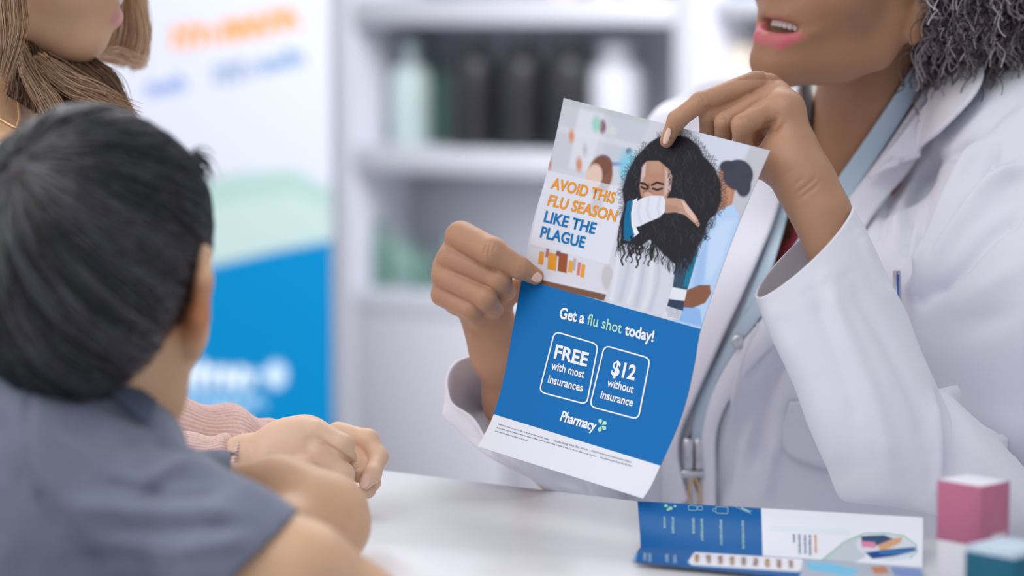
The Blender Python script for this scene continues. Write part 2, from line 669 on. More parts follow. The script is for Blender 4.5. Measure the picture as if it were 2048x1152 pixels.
M_SHELF = mat('white_shelf_laminate', srgb(222, 222, 231), rough=0.5)
M_SHELFBACK = mat('grey_shelf_back', srgb(226, 226, 238), rough=0.7)
M_SHELFBACK2 = mat('pale_shelf_back', srgb(240, 238, 245), rough=0.7)
M_DOOR = mat('pale_grey_cupboard_door', srgb(204, 202, 209), rough=0.6)
M_CREAM = mat('cream_shelf_back', srgb(232, 228, 222), rough=0.7)
M_PLAS = mat('coloured_plastic', attr=True, rough=0.35)

uL, _ = on_plane(668, 300); uL2, _ = on_plane(706, 300); uR, _ = on_plane(1345, 300); uR2, _ = on_plane(1425, 300)
zt = lambda y, x=1000: on_plane(x, y)[1]
shelves = [(zt(-20), zt(52)), (zt(318), zt(352)), (zt(600), zt(640))]
zA = (zt(-5), zt(50)); zB = (zt(300), zt(352)); zC = (zt(598), zt(645))
un = thing('shelving_unit', W((uL + uR) / 2, 0.25, 0), 'white shop shelving with grey backs behind the flyer, black bottles inside', 'shelves')
m = MB(); bx(m, (uL, 0, 0), (uL2, 0.5, 2.6), 1); m.build('side_panel', M_SHELF, un, color=False, smooth=False)
m = MB(); bx(m, (uR, 0, 0), (uR2, 0.5, 2.6), 1); m.build('side_panel', M_SHELF, un, color=False, smooth=False)
for hi_, lo_ in (zA, zB, zC):
    m = MB(); bx(m, (uL2, 0, lo_), (uR, 0.42, hi_), 1); m.build('shelf', M_SHELF, un, color=False, smooth=False)
m = MB(); bx(m, (uL2, 0.31, zB[0]), (uR, 0.33, 2.6), 1, 0); m.build('back_panel', M_SHELFBACK, un, color=False, smooth=False)
m = MB(); bx(m, (uL2, 0.25, zC[0]), (uR, 0.27, zB[1]), 1, 0); m.build('back_panel', M_SHELFBACK2, un, color=False, smooth=False)
um = (uL2 + uR) / 2
for a_, b_ in ((uL2, um - 0.004), (um + 0.004, uR)):
    m = MB(); bx(m, (a_, 0.0, 0.08), (b_, 0.02, zC[1]), 1); d_ = m.build('door', M_DOOR, un, color=False, smooth=False)
m = MB(); bx(m, (uL2, 0.03, 0.0), (uR, 0.42, 0.08), 1); m.build('plinth', M_SHELF, un, color=False, smooth=False)

u3, _ = on_plane(2260, 100)
un2 = thing('shelving_unit', W((uR2 + u3) / 2, 0.25, 0), 'pale cream backed shelving behind the pharmacist at the right', 'shelves')
m = MB(); bx(m, (u3, 0, 0), (u3 + 0.06, 0.5, 2.6), 1); m.build('side_panel', M_SHELF, un2, color=False, smooth=False)
for hi_, lo_ in (zA, zB, zC):
    m = MB(); bx(m, (uR2, 0, lo_ + 0.02), (u3, 0.42, hi_), 1); m.build('shelf', M_SHELF, un2, color=False, smooth=False)
m = MB(); bx(m, (uR2, 0.21, 0), (u3, 0.23, 2.6), 1, 0); m.build('back_panel', M_CREAM, un2, color=False, smooth=False)


def bottle(name, x, y0, y1, wpx, col, lab, cat, group, neck=0.35, shoulder=0.78, cap=None, back=0.14, z0=None):
    """bottle whose axis is seen at photo x, spanning y1 (top) to the shelf at y0"""
    u, ztop = on_plane(x, y1, back); _, zb = on_plane(x, y0, back)
    zb = z0 if z0 is not None else zb
    o = W(u, back, zb)
    r = px2m(wpx / 2, np.linalg.norm(o - CAM)); h = ztop - zb
    t = thing(name, o, lab, cat, group)
    pr = [(r * 0.93, 0), (r, 0.02 * h), (r, h * shoulder * 0.9), (r * 0.93, h * shoulder), (r * 0.7, h * (shoulder + 0.06)), (r * neck, h * (shoulder + 0.1)), (r * neck, h * 0.93)]
    V, F = lathe(o, EU, EB, EZ, pr, 24); m = MB(); m.add(V, F, col); m.build('bottle_body', M_PLAS, t)
    pr = [(r * neck * 1.2, h * 0.9), (r * neck * 1.25, h * 0.92), (r * neck * 1.25, h * 0.99), (r * neck * 1.1, h)]
    V, F = lathe(o, EU, EB, EZ, pr, 20); m = MB(); m.add(V, F, cap if cap is not None else col); m.build('cap', M_PLAS, t)
    return t


G1, G2, G3 = srgb(120, 172, 158), srgb(176, 216, 206), srgb(112, 150, 140)
zb_ = zB[0]
bottle('bottle', 738, 0, 150, 72, G1, 'green bottle at the left end of the middle shelf', 'bottle', 'bottles on the middle shelf', z0=zb_, neck=0.5, shoulder=0.62)
bottle('bottle', 822, 0, 82, 84, srgb(214, 232, 230), 'pale green white bottle left of the black bottles', 'bottle', 'bottles on the middle shelf', z0=zb_, shoulder=0.7)
bottle('bottle', 880, 0, 120, 40, G1, 'slim green bottle against the first black bottle', 'bottle', 'bottles on the middle shelf', z0=zb_, back=0.26)
BK = srgb(48, 46, 54)
for x, lab in ((948, 'leftmost black bottle on the middle shelf'), (1042, 'middle one of the three black bottles'), (1136, 'black bottle next to the white bottle')):
    bottle('bottle', x, 0, 78, 96, BK, lab, 'bottle', 'black bottles on the middle shelf', z0=zb_, neck=0.55, shoulder=0.8, back=0.08)
bottle('bottle', 1232, 0, 84, 116, srgb(234, 234, 242), 'large white bottle right of the black bottles', 'bottle', 'bottles on the middle shelf', z0=zb_, shoulder=0.74, neck=0.5)
zc_ = zC[0]
for x, y1, w, c, lab, bk in ((706, 470, 46, G2, 'pale green bottle at the left end of the lower shelf', 0.12), (764, 440, 40, G3, 'tall grey green bottle on the lower shelf', 0.1),
                     (806, 470, 42, G2, 'pale green bottle between the two grey green ones', 0.2), (846, 490, 34, G3, 'short grey green bottle beside the fist', 0.1),
                     (905, 470, 46, G2, 'pale green bottle hidden partly by the fist', 0.2)):
    bottle('bottle', x, 0, y1, w, c, lab, 'bottle', 'bottles on the lower shelf', z0=zc_, neck=0.5, shoulder=0.66, back=bk * 0.9)
za_ = zA[0]
for x, w, c, lab in ((1130, 60, srgb(238, 204, 220), 'pink packet on the top shelf, left one'), (1215, 50, srgb(214, 216, 232), 'pale lilac packet on the top shelf'),
                     (1290, 56, srgb(238, 198, 214), 'pink packet on the top shelf, right one')):
    u, _ = on_plane(x, -60, 0.1); hw = px2m(w / 2, 5.4)
    m = MB(); bx(m, (u - hw, 0.06, za_), (u + hw, 0.16, za_ + 0.13), c)
    tag(m.build('product_packet', M_PLAS, smooth=False), lab, 'packet', 'packets on the top shelf')
for x, y0, y1, w, c, lab in ((1470, 0, 88, 78, srgb(226, 214, 198), 'beige carton on the shelf left of the pharmacist face'),):
    u, z1 = on_plane(x, y1, 0.1); hw = px2m(w / 2, 5.2)
    m = MB(); bx(m, (u - hw, 0.08, zb_), (u + hw, 0.2, z1), c)
    tag(m.build('carton', M_PLAS, smooth=False), lab, 'carton')
u, _ = on_plane(1484, -30, 0.1)
m = MB(); bx(m, (u - 0.05, 0.08, za_), (u + 0.05, 0.16, za_ + 0.1), srgb(120, 150, 222))
tag(m.build('carton', M_PLAS, smooth=False), 'blue carton on the top shelf above the beige carton', 'carton')

# ---------------------------------------------------------------- standing banner
BA = math.radians(-8)
bu = np.array([math.cos(BA), math.sin(BA), 0]); bb = np.array([-math.sin(BA), math.cos(BA), 0])
B0 = P(664, 500, 4.6); B0[2] = 0


def soft(d, w):
    return np.clip(0.5 - d / w, 0, 1)


def ban_uv():
    us = np.linspace(-0.92, 0, 185); zs = np.linspace(0.12, 2.05, 330)
    U, Z = np.meshgrid(us, zs, indexing='ij')
    return B0 + U[..., None] * bu + Z[..., None] * EZ


G = ban_uv(); X, Y, _ = proj(G.reshape(-1, 3))
C = np.tile(np.array(srgb(203, 205, 216)), (len(X), 1))


def paint(C, a, col):
    a = np.clip(a, 0, 1)[:, None]
    return C * (1 - a) + a * np.array(col)


C = paint(C, soft(poly_sd(X, Y, [(250, 395), (480, 345), (590, 340), (668, 380), (668, 600), (200, 620)]), 10), srgb(166, 192, 186))
C = paint(C, soft(poly_sd(X, Y, [(250, 460), (480, 400), (590, 385), (668, 420), (668, 600), (200, 620)]), 10), srgb(180, 200, 196))
C = paint(C, soft(poly_sd(X, Y, [(680, 478), (560, 500), (430, 530), (200, 590), (-300, 700), (-300, 1500), (690, 1500)]), 6), srgb(0, 126, 182))
# the banner's far off, unreadable lettering: word-like rows of strokes
def scribble(C, x0, y0, x1, y1, hgt, col, n, rs):
    r = np.random.default_rng(rs)
    for i in range(n):
        t = (i + 0.5) / n; x = x0 + (x1 - x0) * t; y = y0 + (y1 - y0) * t
        w = (x1 - x0) / n * 0.42; h = hgt * r.choice([0.7, 1.0, 0.75])
        pl = [(x - w, y), (x - w, y - h), (x + w * r.uniform(-0.2, 1), y - h * r.uniform(0.5, 1)), (x + w, y)]
        C = paint(C, soft(seg_dist(X, Y, pl) - hgt * 0.13, 3), col)
    return C


C = scribble(C, 345, 100, 430, 82, 42, srgb(236, 150, 76), 3, 1)
C = scribble(C, 445, 85, 600, 50, 50, srgb(236, 150, 76), 5, 2)
C = scribble(C, 295, 192, 372, 178, 26, srgb(84, 126, 196), 4, 3)
C = scribble(C, 430, 170, 500, 152, 44, srgb(150, 164, 192), 3, 4)
C = scribble(C, 510, 150, 610, 124, 30, srgb(104, 142, 186), 5, 5)
C = scribble(C, 300, 772, 500, 772, 46, srgb(226, 238, 248), 8, 6)
C = scribble(C, 505, 765, 535, 765, 26, srgb(205, 226, 242), 1, 7)
C = paint(C, soft(np.hypot((X - 552) / 1.0, (Y - 750) / 1.2) - 22, 4), srgb(196, 218, 240))
C = scribble(C, 310, 812, 530, 812, 28, srgb(170, 208, 236), 10, 8)
C = scribble(C, 320, 850, 500, 850, 30, srgb(200, 224, 244), 8, 9)
ban = thing('standing_banner', B0 - bu * 0.46, 'tall white and blue printed banner standing behind the boy', 'banner')
m = MB(); n0, n1 = G.shape[:2]
Fg = grid_faces(n0, n1)
m.add(G.reshape(-1, 3), Fg, C)
m.add(G.reshape(-1, 3)[[0, n1 - 1, n0 * n1 - 1, (n0 - 1) * n1]] + bb * 0.004, np.array([[0, 1, 2, 3]]), srgb(225, 225, 232))
m.build('banner_sheet', M_PAINT, ban)
m = MB(); V, F = box_mesh(B0, bu, bb, EZ, (-0.95, -0.06, 0.0), (0.03, 0.08, 0.10), 0.01); m.add(V, F); m.build('base', M_METAL, ban, color=False, smooth=False)
m = MB(); V, F = box_mesh(B0, bu, bb, EZ, (-0.94, 0.0, 2.05), (0.02, 0.02, 2.08), 0.003); m.add(V, F); m.build('top_rail', M_METAL, ban, color=False, smooth=False)
m = MB(); V, F = tube([B0 - bu * 0.46 + bb * 0.02 + EZ * 0.08, B0 - bu * 0.46 + bb * 0.02 + EZ * 2.06], 0.008, 8); m.add(V, F); m.build('pole', M_METAL, ban, color=False)

# ---------------------------------------------------------------- counter
cA = on_counter(770, 940); cB = on_counter(2048, 1095)
eU = (cB - cA) / np.linalg.norm(cB - cA); eV = np.array([eU[1], -eU[0], 0.0])
if eV[1] > 0: eV = -eV
cO = cA.copy(); cO[2] = 0
CT_L, CT_R, CT_W = -0.20, 1.3, 0.47
ct = thing('counter', cO + eU * 0.5 + eV * 0.22, 'white pharmacy counter the people lean on', 'counter')
m = MB(); V, F = box_mesh(cO, eU, eV, EZ, (CT_L, 0, COUNTER_Z - 0.03), (CT_R, CT_W, COUNTER_Z), 0.003)
m.add(V, F); m.build('countertop', M_WHITE, ct, color=False, smooth=False)
m = MB(); V, F = box_mesh(cO, eU, eV, EZ, (CT_L + 0.05, 0.05, 0.08), (CT_R - 0.05, CT_W - 0.04, COUNTER_Z - 0.03), 0.002)
m.add(V, F); m.build('body', M_WHITE, ct, color=False, smooth=False)
m = MB(); V, F = box_mesh(cO, eU, eV, EZ, (CT_L + 0.07, 0.08, 0.0), (CT_R - 0.07, CT_W - 0.08, 0.08), 0.002)
m.add(V, F); m.build('plinth', M_METAL, ct, color=False, smooth=False)

# ---------------------------------------------------------------- printed sheets
def text_shape(body, offset=0.0, shear=0.0, space=1.0):
    c = bpy.data.curves.new('lettering', 'FONT'); c.body = body; c.offset = offset; c.shear = shear; c.space_character = space
    c.resolution_u = 3; c.fill_mode = 'FRONT'
    o = bpy.data.objects.new('lettering', c); COL.objects.link(o)
    dg = bpy.context.evaluated_depsgraph_get(); dg.update()
    me = bpy.data.meshes.new_from_object(o.evaluated_get(dg))
    V = np.array([v.co[:2] for v in me.vertices]); F = []
    me.calc_loop_triangles()
    F = np.array([t.vertices[:] for t in me.loop_triangles])
    bpy.data.objects.remove(o); bpy.data.curves.remove(c); bpy.data.meshes.remove(me)
    return V, F




class Sheet:
    """ruled sheet between two edge polylines given as (px,py,D)"""
    def __init__(s, L, R, n=200):
        s.E = []
        for e in (L, R):
            q = spline(e, 400); l = np.r_[0, np.cumsum(np.hypot(*np.diff(q[:, :2], axis=0).T))]; l /= l[-1]
            s.E.append((l, q))

    def edge(s, k, t):
        l, q = s.E[k]
        return np.stack([np.interp(t, l, q[:, i]) for i in range(3)], -1)

    def pxd(s, u, t):
        a = s.edge(0, t); b = s.edge(1, t)
        return a + (b - a) * np.asarray(u)[..., None]

    def inv(s, X, Y):
        X = np.asarray(X, float); Y = np.asarray(Y, float)
        u = np.full(X.shape, 0.5); t = np.full(X.shape, 0.5); e = 1e-3
        for _ in range(14):
            q = s.pxd(u, t); qu = (s.pxd(u + e, t) - q) / e; tt = np.clip(t, 0, 1 - e); qt = (s.pxd(u, tt + e) - s.pxd(u, tt)) / e
            dx = X - q[..., 0]; dy = Y - q[..., 1]
            det = qu[..., 0] * qt[..., 1] - qt[..., 0] * qu[..., 1]
            u = u + np.clip((dx * qt[..., 1] - dy * qt[..., 0]) / det, -0.3, 0.3); t = np.clip(t + np.clip((qu[..., 0] * dy - qu[..., 1] * dx) / det, -0.3, 0.3), 0, 1)
        return u, t

    def world(s, u, t, lift=0.0):
        q = s.pxd(u, t); Wp = P(q[..., 0], q[..., 1], q[..., 2])
        if lift:
            e = 1e-3; t1 = np.clip(t, 0, 1 - e)
            a = s.pxd(u, t1); b = s.pxd(u, t1 + e); c = s.pxd(np.asarray(u) + e, t1)
            A = P(a[..., 0], a[..., 1], a[..., 2]); B = P(b[..., 0], b[..., 1], b[..., 2]); Cc = P(c[..., 0], c[..., 1], c[..., 2])
            n = np.cross(B - A, Cc - A); n /= np.linalg.norm(n, axis=-1, keepdims=True)
            view = A - CAM; sg = np.sign((n * view).sum(-1, keepdims=True)); n = -n * sg
            Wp = Wp + n * lift
        return Wp

    def at(s, X, Y, lift=0.0):
        u, t = s.inv(X, Y)
        return s.world(u, t, lift)

    def poly(s, mb, pts, col, lift=0.0003):
        """flat printed patch, fan filled (convex)"""
        p = np.asarray(pts, float); c = p.mean(0)
        q = np.vstack([c, p]); n = len(p)
        F = np.array([[0, 1 + i, 1 + (i + 1) % n] for i in range(n)])
        mb.add(s.at(q[:, 0], q[:, 1], lift), F, col)

    def text(s, mb, body, p0, p1, cap, col, offset=0.0, lift=0.0004, upv=None, space=1.0, shear=0.0):
        """baseline from p0 to p1 in photo pixels, capitals cap pixels tall"""
        V, F = text_shape(body, offset, shear, space)
        x0, x1 = V[:, 0].min(), V[:, 0].max()
        p0 = np.array(p0, float); p1 = np.array(p1, float)
        if upv is None:
            u, t = s.inv(np.array([p0[0]]), np.array([p0[1]])); e = 0.01
            a = s.pxd(u, t); b = s.pxd(u, t - e); upv = (b - a)[0, :2]
            ln = np.hypot(*upv); upv = upv / ln
        else:
            upv = np.array(upv, float) / np.hypot(*upv)
        XY = p0 + ((V[:, 0:1] - x0) / (x1 - x0)) * (p1 - p0) + V[:, 1:2] / 0.729 * cap * upv
        mb.add(s.at(XY[:, 0], XY[:, 1], lift), F, col)

    def rrect(s, mb, c4, rad, w, col, lift=0.0004):
        """rounded frame through 4 corners, line width w (px)"""
        c4 = np.asarray(c4, float)
        pts = []
        for i in range(4):
            a, b, c = c4[i - 1], c4[i], c4[(i + 1) % 4]
            d0 = (a - b) / np.linalg.norm(a - b); d1 = (c - b) / np.linalg.norm(c - b)
            q0 = b + d0 * rad; q1 = b + d1 * rad
            for k in np.linspace(0, 1, 7):
                pts.append((1 - k) ** 2 * q0 + 2 * k * (1 - k) * b + k * k * q1)
            for k in np.linspace(0, 1, 8)[1:-1]:
                nx = c4[(i + 1) % 4] - d1 * rad * 0 - 0
                e = c + (b - c) / np.linalg.norm(b - c) * rad
                pts.append(q1 + (e - q1) * k)
        pts = np.array(pts); n = len(pts)
        T = np.roll(pts, -1, 0) - np.roll(pts, 1, 0); T /= np.linalg.norm(T, axis=1, keepdims=True)
        N = np.stack([-T[:, 1], T[:, 0]], 1)
        A = pts + N * w / 2; B = pts - N * w / 2
        Q = np.concatenate([A, B]); i = np.arange(n); j = (i + 1) % n
        mb.add(s.at(Q[:, 0], Q[:, 1], lift), np.stack([i, j, j + n, i + n], 1), col)


fl = Sheet([(1127.5, 196, 2.05), (1109, 284, 2.05), (1088, 367.5, 2.05), (1065, 447, 2.049), (1043, 559, 2.047), (1020, 689, 2.044), (1006, 763, 2.04), (987, 829.5, 2.034), (969, 868.6, 2.03), (955.6, 893, 2.026)],
           [(1540, 301, 1.93), (1477.5, 447, 1.932), (1440, 547, 1.933), (1402.5, 655, 1.93), (1389, 728, 1.927), (1373.6, 798, 1.923), (1354, 857, 1.918), (1321, 931, 1.912), (1301, 974, 1.908), (1286, 997, 1.906)])
mb = MB()
T1, T2 = 0.515, 0.90
nu, nt = 400, 360
U, T = np.meshgrid(np.linspace(0, 1, nu), np.linspace(0, T1, nt), indexing='ij')
q = fl.pxd(U, T).reshape(-1, 3); X, Y = q[:, 0], q[:, 1]
# printed photograph
C = np.tile(np.array(srgb(206, 208, 219)), (len(X), 1))


def poly(C, pts, col, w=1.5, a=1.0):
    return paint(C, a * soft(poly_sd(X, Y, pts), w), srgb(*col))


def ell(C, cx, cy, rx, ry, col, w=3.0, a=1.0, rot=0.0):
    c, s_ = math.cos(math.radians(rot)), math.sin(math.radians(rot))
    dx, dy = X - cx, Y - cy; x = dx * c + dy * s_; y = -dx * s_ + dy * c
    d = (np.hypot(x / rx, y / ry) - 1) * min(rx, ry)
    return paint(C, a * soft(d, w), srgb(*col))


def line(C, pts, hw, col, w=1.5, a=1.0):
    pts = np.asarray(pts, float)
    m = (X > pts[:, 0].min() - hw - w) & (X < pts[:, 0].max() + hw + w) & (Y > pts[:, 1].min() - hw - w) & (Y < pts[:, 1].max() + hw + w)
    if m.any():
        C[m] = paint(C[m], a * soft(seg_dist(X[m], Y[m], pts) - hw, w), srgb(*col))
    return C


# pale shop interior
C = poly(C, [(1100, 180), (1165, 190), (1135, 340), (1085, 330)], (200, 202, 212), 10)
C = poly(C, [(1163, 195), (1215, 205), (1180, 345), (1138, 335)], (218, 220, 230), 8)
C = poly(C, [(1222, 215), (1300, 235), (1270, 330), (1205, 320)], (196, 202, 214), 10)
C = poly(C, [(1120, 250), (1560, 360), (1560, 372), (1118, 262)], (222, 224, 232), 8, 0.5)
C = poly(C, [(1365, 240), (1560, 290), (1500, 420), (1400, 380)], (206, 212, 226), 12)
C = poly(C, [(1505, 285), (1560, 300), (1450, 560), (1440, 420)], (190, 190, 198), 8)
C = poly(C, [(1125, 195), (1300, 236), (1298, 250), (1122, 208)], (188, 196, 196), 8, 0.7)
for a in ((1143, 272, 5, 12, (214, 130, 60), 6), (1205, 253, 7, 13, (128, 60, 62), 6), (1193, 248, 9, 16, (150, 205, 190), 8), (1099, 326, 4, 14, (196, 120, 70), 5),
          (1158, 329, 6, 14, (206, 128, 78), 6), (1249, 335, 11, 30, (120, 200, 226), 10), (1258, 303, 6, 7, (74, 84, 104), 5), (1263, 322, 10, 20, (128, 204, 226), 8),
          (1228, 328, 14, 4, (110, 140, 200), 5), (1170, 300, 5, 12, (190, 190, 200), 6), (1225, 262, 8, 10, (210, 220, 214), 8)):
    C = ell(C, a[0], a[1], a[2], a[3], a[4], a[5], 0.85)
# far woman in a white coat
C = ell(C, 1200, 350, 25, 40, (132, 88, 70), 5, 1, 10)
C = ell(C, 1207, 330, 17, 20, (120, 78, 62), 4, 0.8, 10)
C = ell(C, 1187, 355, 17, 27, (224, 196, 184), 5, 1, 12)
C = poly(C, [(1165, 395), (1215, 385), (1232, 420), (1215, 600), (1130, 560)], (212, 214, 228), 8)
C = ell(C, 1193, 410, 12, 18, (122, 122, 140), 7, 0.8, 20)
C = poly(C, [(1150, 400), (1170, 395), (1160, 500), (1140, 500)], (178, 206, 230), 8, 0.6)
# tall row of orange bottles and shelf
C = poly(C, [(1060, 495), (1240, 535), (1225, 600), (1040, 560)], (214, 214, 226), 5)
C = ell(C, 1215, 555, 12, 26, (188, 182, 184), 5, 0.7)
C = poly(C, [(1040, 548), (1225, 590), (1212, 603), (1040, 562)], (120, 84, 66), 2)
C = poly(C, [(1040, 546), (1228, 588), (1226, 592), (1040, 550)], (220, 218, 228), 3)
for x, y, w, h, c in ((1084, 515, 5, 13, (222, 154, 58)), (1106, 521, 9, 17, (222, 150, 48)), (1127, 523, 9, 19, (150, 80, 48)), (1143, 532, 5, 12, (224, 160, 62)),
                      (1150, 528, 3, 12, (178, 170, 170)), (1159, 537, 3, 13, (214, 112, 110)), (1167, 541, 4, 13, (226, 156, 56)), (1096, 505, 3, 9, (170, 110, 110)), (1118, 505, 4, 6, (120, 80, 76))):
    C = poly(C, [(x - w, y - h), (x + w, y - h + w / 2), (x + w - 3, y + h + w / 2), (x - w - 3, y + h)], c, 2.5)
# milky panel under the lettering
C = poly(C, [(1092, 340), (1250, 376), (1240, 440), (1216, 528), (1060, 488)], (226, 228, 240), 1.5, 0.62)
# man behind
C = poly(C, [(1438, 340), (1455, 330), (1462, 365), (1472, 372), (1462, 418), (1440, 440), (1425, 440), (1430, 400)], (176, 128, 104), 3)
C = ell(C, 1452, 385, 10, 26, (196, 142, 112), 4, 0.7)
C = ell(C, 1476, 350, 30, 31, (62, 62, 78), 4)
C = ell(C, 1487, 372, 15, 22, (60, 60, 76), 4)
C = ell(C, 1455, 333, 16, 12, (58, 58, 74), 4)
C = poly(C, [(1400, 450), (1430, 425), (1466, 408), (1478, 430), (1474, 470), (1440, 560), (1405, 660), (1340, 640), (1370, 560), (1380, 500)], (176, 204, 238), 2.5)
C = poly(C, [(1420, 470), (1445, 440), (1470, 440), (1440, 530), (1420, 560), (1405, 560)], (196, 216, 242), 9, 0.8)
C = poly(C, [(1395, 520), (1415, 470), (1410, 560), (1380, 600)], (150, 184, 228), 8, 0.7)
C = poly(C, [(1345, 600), (1400, 618), (1405, 655), (1350, 640)], (130, 172, 226), 4, 0.8)
C = poly(C, [(1370, 582), (1398, 570), (1420, 570), (1424, 584), (1410, 606), (1385, 616), (1362, 614)], (134, 88, 66), 2)
C = poly(C, [(1420, 575), (1440, 545), (1450, 520), (1440, 560), (1425, 600)], (176, 204, 238), 3, 0.8)
# girl: shirt, teal back, hair, face, arm
C = poly(C, [(1248, 468), (1300, 455), (1350, 500), (1362, 540), (1350, 575), (1326, 634), (1208, 602), (1228, 545)], (206, 209, 222), 2)
for pl, c in (([(1265, 480), (1255, 540), (1240, 600)], (190, 193, 208)), ([(1290, 490), (1285, 550), (1272, 612)], (186, 190, 206)), ([(1318, 500), (1316, 560), (1300, 620)], (190, 193, 208)),
              ([(1240, 500), (1232, 550), (1222, 600)], (224, 226, 236)), ([(1278, 500), (1270, 560), (1256, 606)], (222, 224, 234)), ([(1305, 520), (1298, 580), (1286, 618)], (222, 224, 234))):
    C = line(C, spline(pl, 12), 4, c, 8, 0.8)
C = poly(C, [(1352, 520), (1368, 460), (1384, 440), (1398, 452), (1392, 520), (1374, 582), (1345, 578)], (52, 74, 96), 2)
C = poly(C, [(1384, 440), (1399, 450), (1394, 510), (1376, 575), (1366, 572), (1382, 510)], (0, 118, 150), 2)
C = poly(C, [(1345, 574), (1374, 580), (1369, 602), (1338, 598)], (222, 226, 236), 1.5)
C = poly(C, [(1338, 598), (1369, 602), (1366, 622), (1334, 612)], (46, 62, 84), 1.5)
C = poly(C, [(1330, 612), (1364, 622), (1358, 640), (1326, 634)], (214, 216, 226), 2)
for k in range(6):
    C = line(C, [(1331 + k, 615 + 3.5 * k), (1346, 619 + 3 * k), (1362 - k, 624 + 2.5 * k)], 0.7, (120, 124, 140), 1.2, 0.7)
HK = (30, 28, 36)
C = poly(C, [(1300, 284), (1318, 273), (1344, 268), (1376, 274), (1398, 292), (1408, 312), (1430, 336), (1442, 366), (1443, 400), (1432, 430), (1418, 440), (1408, 470), (1392, 500), (1382, 530),
             (1368, 515), (1352, 528), (1330, 512), (1300, 480), (1280, 492), (1258, 488), (1240, 490), (1242, 440), (1248, 410), (1244, 380), (1254, 345), (1270, 315)], HK, 4)
hr = np.random.default_rng(11)
ctr = np.array([1345, 380.])
rim = spline([(1296, 290), (1272, 316), (1254, 350), (1246, 385), (1247, 420), (1240, 455), (1238, 490), (1262, 488), (1290, 486), (1320, 505), (1348, 525), (1372, 525), (1392, 500), (1408, 465),
              (1432, 430), (1444, 395), (1441, 360), (1425, 328), (1405, 300), (1380, 276), (1345, 268), (1316, 275)], 460)
for i in range(460):       # frizzy curls along the outline of the hair
    b = rim[i]; dn = b - ctr; dn /= np.hypot(*dn)
    if b[1] > 430: dn = np.array([hr.uniform(-0.35, 0.15), 1.0])
    L = hr.uniform(5, 13) * (1.9 if b[1] > 430 else 1.0); ph = hr.uniform(0, 6.3); amp = hr.uniform(0.8, 2.0)
    t = np.linspace(0, 1, 16); nrm = np.array([-dn[1], dn[0]])
    pl = b - dn * 5 + dn * (t * (L + 5))[:, None] + nrm * (amp * np.sin(ph + t * 8))[:, None]
    C = line(C, pl, hr.uniform(0.3, 0.9), (40, 38, 48), 1.6, 0.6)
for i in range(260):       # sheen of single curls inside
    x = hr.uniform(1250, 1436); y = hr.uniform(276, 520)
    if not inside(np.array([x]), np.array([y]), rim)[0]: continue
    t = np.linspace(0, 1, 24); ph = hr.uniform(0, 6); L = hr.uniform(10, 24)
    pl = np.stack([x + 2 * np.sin(ph + 6 * t), y + t * L], 1); g = hr.uniform(50, 86)
    C = line(C, pl, 0.6, (g, g, g + 12), 2.2, 0.3)
C = poly(C, [(1286, 330), (1298, 318), (1318, 318), (1336, 330), (1344, 352), (1342, 378), (1332, 398), (1300, 402), (1282, 392), (1279, 374), (1282, 350)], (180, 136, 114), 3)
C = poly(C, [(1284, 335), (1292, 326), (1290, 350), (1282, 368)], (214, 198, 206), 4, 0.8)
C = poly(C, [(1330, 335), (1342, 352), (1340, 380), (1328, 394), (1330, 360)], (208, 186, 184), 5, 0.8)
C = poly(C, [(1296, 318), (1322, 318), (1322, 345), (1300, 345)], (190, 150, 126), 8, 0.7)
C = poly(C, [(1285, 322), (1300, 305), (1330, 318), (1348, 345), (1340, 340), (1318, 322), (1298, 322)], HK, 3)
C = line(C, [(1282, 366), (1290, 368), (1296, 373)], 2.4, (50, 32, 32), 2)
C = line(C, [(1304, 370), (1314, 365), (1326, 368)], 2.2, (48, 30, 30), 2)
C = line(C, [(1283, 374), (1290, 378), (1296, 377)], 2.2, (50, 32, 32), 2.2)
C = line(C, [(1306, 377), (1314, 380), (1324, 377)], 2.2, (50, 32, 32), 2.2)
for k in range(3):
    C = line(C, [(1297 + k, 366 + 4 * k), (1299 + k, 372 + 4 * k)], 0.7, (120, 84, 72), 1.4, 0.7)
C = line(C, [(1287, 384), (1295, 381), (1303, 385)], 1.2, (130, 90, 78), 2, 0.8)
C = ell(C, 1296, 390, 8, 6, (206, 172, 164), 3, 0.8)
for k in range(16):
    x = 1338 + hr.uniform(-3, 8); y = 335 + k * 4
    C = line(C, [(x, y), (x + 3, y + 5), (x - 1, y + 9)], 0.8, HK, 1.4, 0.8)
C = poly(C, [(1254, 404), (1266, 398), (1262, 420), (1262, 450), (1270, 472), (1262, 484), (1247, 480), (1248, 440)], (0, 104, 150), 1.5)
C = poly(C, [(1264, 402), (1275, 396), (1269, 425), (1270, 450), (1278, 466), (1268, 474), (1262, 450), (1262, 420)], (232, 236, 246), 1.2)
C = poly(C, [(1270, 406), (1284, 396), (1304, 391), (1326, 392), (1332, 400), (1330, 424), (1316, 436), (1296, 444), (1280, 452), (1268, 455), (1265, 430)], (222, 226, 238), 2)
C = line(C, [(1266, 402), (1261, 425), (1262, 450), (1268, 470)], 1.0, (0, 110, 160), 1.3)
for pl in ([(1280, 405), (1276, 425), (1282, 445)], [(1298, 398), (1294, 420), (1300, 438)], [(1320, 396), (1316, 415), (1318, 432)]):
    C = line(C, pl, 2.5, (200, 206, 224), 5, 0.7)
C = poly(C, [(1330, 396), (1352, 396), (1368, 400), (1378, 414), (1392, 432), (1400, 448), (1397, 456), (1386, 444), (1370, 430), (1350, 424), (1331, 426)], (190, 150, 130), 1.5)
C = poly(C, [(1362, 400), (1372, 408), (1386, 426), (1398, 450), (1390, 442), (1372, 424)], (222, 190, 176), 2, 0.9)
